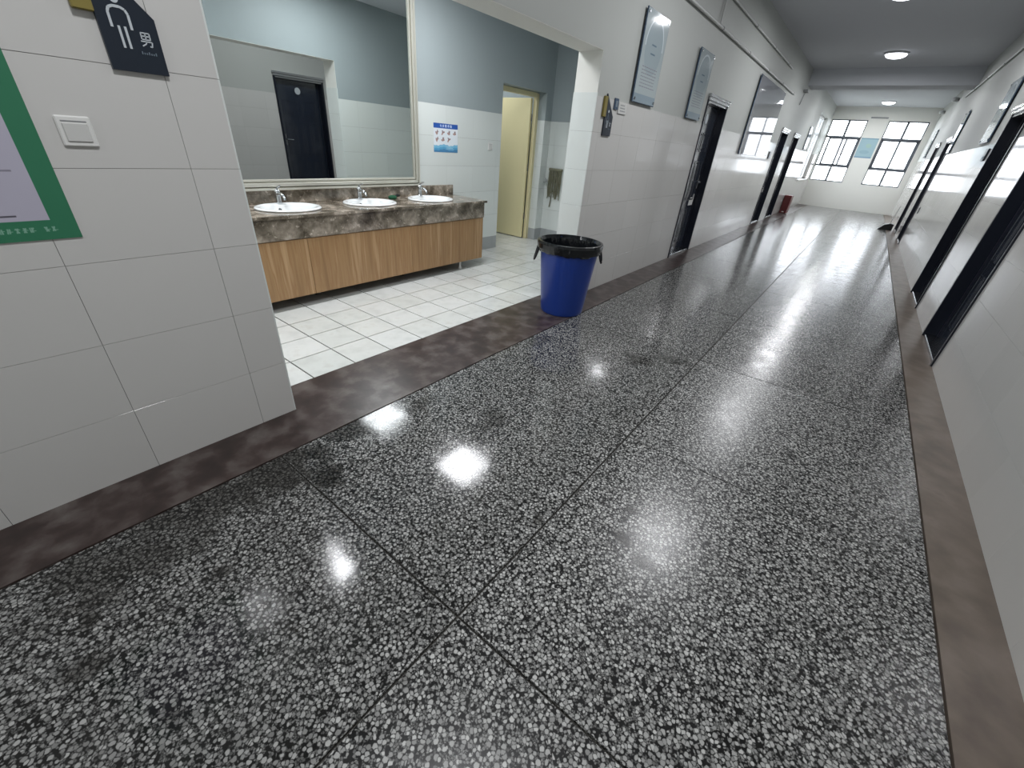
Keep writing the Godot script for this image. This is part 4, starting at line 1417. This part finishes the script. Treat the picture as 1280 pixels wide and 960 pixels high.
func build_boards():
	var fm := print_mat(board_image(false), 0.07)
	make_board(Vector3(XL, 1.78, -4.605), 0.52, 0.68, 0, "hanging_board", "pale blue acrylic board with text above two small plates", "acrylic boards on the corridor walls", fm)
	make_board(Vector3(XL, 1.77, -6.15), 0.52, 0.67, 0, "hanging_board", "pale blue acrylic board beside the dark door with disc", "acrylic boards on the corridor walls", fm)
	make_board(Vector3(XL, 1.80, -17.2), 0.6, 0.6, 0, "hanging_board", "acrylic board on left wall above the red box", "acrylic boards on the corridor walls", fm)
	make_board(Vector3(XR, 1.79, -8.62), 0.62, 0.68, PI, "hanging_board", "acrylic board on right wall past second dark door", "acrylic boards on the corridor walls", fm)
	make_board(Vector3(XR, 1.79, -12.6), 0.5, 0.69, PI, "hanging_board", "acrylic board on right wall above the socket plate", "acrylic boards on the corridor walls", fm)
	make_board(Vector3(XR, 1.83, -18.9), 0.6, 0.72, PI, "hanging_board", "acrylic board on right wall nearest the end window", "acrylic boards on the corridor walls", fm)
	# tall dark glass panel on the left wall
	var gm := mat(C("8d9096"), 0.03)
	var o := make_board(Vector3(XL + 0.004, 1.47, -10.2), 2.4, 1.14, 0, "glass_board", "wide glossy glass board mirroring the end windows", "", gm)
	o.rotation.y = 0.0
	# blue poster between the end windows
	var p := thing("blue_poster", Vector3(-0.655, 1.77, ZE), "pale blue poster on end wall between the two windows", "poster")
	var mb := MB.new()
	mb.box(Vector3(-0.26, 0, 0.0005), Vector3(0.26, 0.63, 0.004))
	part("sheet", mb, M.board_edge, p)
	var im := Image.create(208, 252, false, Image.FORMAT_RGB8)
	im.fill(C("9dbac3"))
	im.fill_rect(Rect2i(0, 0, 208, 14), C("7d9fb0"))
	im.fill_rect(Rect2i(0, 236, 208, 16), C("7d9db4"))
	blob(im, Vector2(120, 96), 34, 26, 0.3, C("a2bfb6"))
	blob(im, Vector2(96, 176), 60, 24, 0.0, C("92b0bb"))
	mb = MB.new()
	mb.quad_uv(Vector3(-0.26, 0.63, 0.0045), Vector3(0.26, 0.63, 0.0045), Vector3(0.26, 0, 0.0045), Vector3(-0.26, 0, 0.0045), Vector3.BACK)
	part("print", mb, print_mat(im, 0.4), p)
	# little shelf-like strip above it
	p = thing("slogan_strip", Vector3(-0.645, 3.0, ZE), "narrow grey strip above the blue poster on end wall", "strip")
	mb = MB.new()
	mb.bevel_box(Vector3(-0.25, 0, 0), Vector3(0.25, 0.045, 0.03), 0.004)
	part("strip", mb, M.pipe_grey, p)

func build_pipes():
	# conduits clipped to the wall
	var defs := [
		["lower white conduit running along left wall above the boards", XL, [Vector3(0.02, 2.7, 1.5), Vector3(0.02, 2.7, -12.4)], 0.016],
		["upper thin conduit running along left wall under ceiling", XL, [Vector3(0.02, 3.0, 1.5), Vector3(0.02, 3.0, -11.3)], 0.012],
		["short upright conduit joining lower conduit on left wall", XL, [Vector3(0.02, 2.72, -6.33), Vector3(0.02, 3.34, -6.36)], 0.011],
		["thin conduit running along right wall under ceiling", XR, [Vector3(-0.02, 2.95, -3.0), Vector3(-0.02, 2.97, -15.2)], 0.014]]
	for d in defs:
		var pts: Array = d[2].map(func(q): return q + Vector3(d[1], 0, 0))
		var o := thing("wall_conduit", pts[0], d[0], "conduit", "conduits on the corridor walls")
		var mb := MB.new()
		mb.tube(pts, d[3], 10)
		part("pipe", mb, M.pipe_white, o, true)
		var ln: float = (pts[1] - pts[0]).length()
		var k := 0.7
		while k < ln:
			var c: Vector3 = pts[0].lerp(pts[1], k / ln)
			var w: float = d[1]
			mb = MB.new()
			var dirv: Vector3 = (pts[1] - pts[0]).normalized() * 0.012
			mb.tube([c - dirv, c + dirv], d[3] + 0.004, 10)
			mb.box(Vector3(w, c.y - 0.008, c.z - 0.012), Vector3(c.x, c.y + 0.008, c.z + 0.012))
			part("clip", mb, M.pipe_grey, o, true)
			k += 1.45
	# small bracket under the beam
	var b := thing("wall_bracket", Vector3(XL, 2.62, -13.6), "small dark metal bracket on left wall under the beam", "bracket")
	var mb := MB.new()
	mb.tube([Vector3(0.01, 0.0, 0.02), Vector3(0.03, 0.26, -0.05)], 0.008, 8)
	part("rod", mb, M.pipe_grey, b)
	mb = MB.new()
	mb.bevel_box(Vector3(0.0, 0.25, -0.16), Vector3(0.09, 0.30, 0.08), 0.006)
	part("head", mb, M.pipe_grey, b)

func build_far_items():
	# red fire box on the floor by the left wall
	var o := thing("fire_extinguisher_box", Vector3(-1.95, 0, -17.0), "red fire extinguisher box on floor against left wall", "fire box")
	var mb := MB.new()
	mb.bevel_box(Vector3(-0.1, 0, -0.24), Vector3(0.1, 0.52, 0.24), 0.008)
	part("case", mb, M.red, o)
	mb = MB.new()
	mb.bevel_box(Vector3(-0.085, 0.06, 0.235), Vector3(0.085, 0.46, 0.248), 0.004)
	var dr := part("door", mb, mat(C("5c1f20"), 0.4), o)
	mb = MB.new()
	mb.bevel_box(Vector3(-0.03, 0.03, 0.238), Vector3(0.03, 0.055, 0.252), 0.003)
	part("latch", mb, M.white_plastic, dr)
	# dustpan on a stick by the right wall
	o = thing("dustpan", Vector3(0.72, 0, -16.05), "black long-handled dustpan standing on floor by right wall", "dustpan")
	mb = MB.new()
	mb.prism(PackedVector2Array([Vector2(-0.16, 0.0), Vector2(0.15, 0.0), Vector2(0.15, 0.16), Vector2(0.05, 0.17), Vector2(-0.05, 0.13)]), func(u, v, d): return Vector3(u, v, d), -0.14, 0.14)
	part("pan", mb, M.black_plastic, o)
	mb = MB.new()
	mb.tube([Vector3(0.06, 0.15, 0), Vector3(0.10, 0.62, 0.0)], 0.009, 8)
	part("handle", mb, M.pipe_white, o)
	# socket plate and mark on the right wall
	o = thing("socket_plate", Vector3(XR, 0.69, -12.55), "small grey socket plate low on right wall between doors", "socket")
	mb = MB.new()
	mb.bevel_box(Vector3(-0.014, 0, -0.16), Vector3(0.0, 0.12, 0.16), 0.006)
	part("plate", mb, M.pipe_grey, o)
	mb = MB.new()
	mb.bevel_box(Vector3(-0.018, 0.03, 0.06), Vector3(-0.013, 0.07, 0.12), 0.003)
	part("rocker", mb, M.white_plastic, o)
	# dark number plate by second right door
	o = thing("door_plate", Vector3(XR, 1.58, -8.02), "small dark plate on right wall beside second door", "plate")
	mb = MB.new()
	mb.bevel_box(Vector3(-0.02, 0, -0.09), Vector3(0.0, 0.13, 0.09), 0.004)
	part("plate", mb, M.navy, o)
	mb = MB.new()
	mb.bevel_box(Vector3(-0.022, 0.02, -0.06), Vector3(-0.0195, 0.05, 0.06), 0.001)
	part("lettering", mb, M.sign_dim, o)
	# dark plate on the left wall before door 2
	o = thing("door_plate", Vector3(XL, 1.45, -11.98), "small dark plate on left wall beside glass board", "plate")
	mb = MB.new()
	mb.bevel_box(Vector3(0.0, 0, -0.1), Vector3(0.02, 0.14, 0.1), 0.004)
	part("plate", mb, M.navy, o)
	mb = MB.new()
	mb.bevel_box(Vector3(0.0195, 0.03, -0.06), Vector3(0.022, 0.06, 0.06), 0.001)
	part("lettering", mb, M.sign_dim, o)
	# unlit bulkhead lights high on the right wall
	for k in 2:
		o = thing("bulkhead_light", Vector3(XR, 3.1, [-17.0, -20.2][k]), ["unlit grey bulkhead light high on right wall, beyond beam", "unlit grey bulkhead light high on right wall, nearest end window"][k], "light fitting", "bulkhead lights on the right wall")
		mb = MB.new()
		mb.lathe([Vector2(0.0, -0.05), Vector2(0.07, -0.045), Vector2(0.1, -0.01), Vector2(0.1, 0.02), Vector2(0.07, 0.045), Vector2(0.0, 0.05)], 20, Vector3(-0.07, 0, 0), 0.7, 1.2)
		part("cover", mb, M.lamp_off, o)
		mb = MB.new()
		mb.box(Vector3(-0.03, -0.03, -0.05), Vector3(0.0, 0.03, 0.05))
		part("bracket", mb, M.pipe_grey, o)

func build_outside():
	var g := struct("ground_outside", "pale yard outside the windows")
	var mb := MB.new()
	mb.box(Vector3(-60, -4.2, -90), Vector3(60, -4.0, 30))
	part("yard", mb, M.outside_ground, g)
	var r := RandomNumberGenerator.new()
	r.seed = 99
	var spots := [[Vector3(-3.0, -4.0, -31.0), "bare tree outside the end window with sliding sash"], [Vector3(0.6, -4.0, -30.0), "bare tree outside the end window by right wall"], [Vector3(3.0, -4.0, -33.0), "bare tree farther off outside, toward the right"]]
	for s in spots:
		var o := thing("bare_tree", s[0], s[1], "tree", "bare trees outside the windows")
		mb = MB.new()
		mb.tube([Vector3.ZERO, Vector3(0.05, 2.0, 0.0), Vector3(0.0, 3.6, 0.05)], [0.14, 0.11, 0.08], 8)
		part("trunk", mb, M.bark, o)
		for k in 16:
			var a := r.randf() * TAU
			var y := r.randf_range(2.0, 3.6)
			var l := r.randf_range(1.0, 2.6)
			var p0 := Vector3(0.02, y, 0.02)
			var p1 := p0 + Vector3(cos(a) * l * 0.4, l * 0.5, sin(a) * l * 0.4)
			var p2 := p1 + Vector3(cos(a + 0.4) * l * 0.3, l * 0.6, sin(a + 0.4) * l * 0.3)
			mb = MB.new()
			mb.tube([p0, p1, p2], [0.035, 0.022, 0.008], 6)
			for q in 4:
				var t0 := p1.lerp(p2, q / 4.0)
				var b := a + r.randf_range(-1.5, 1.5)
				mb.tube([t0, t0 + Vector3(cos(b) * 0.4, r.randf_range(0.2, 0.6), sin(b) * 0.4)], [0.012, 0.004], 5)
			part("branch", mb, M.bark, o)
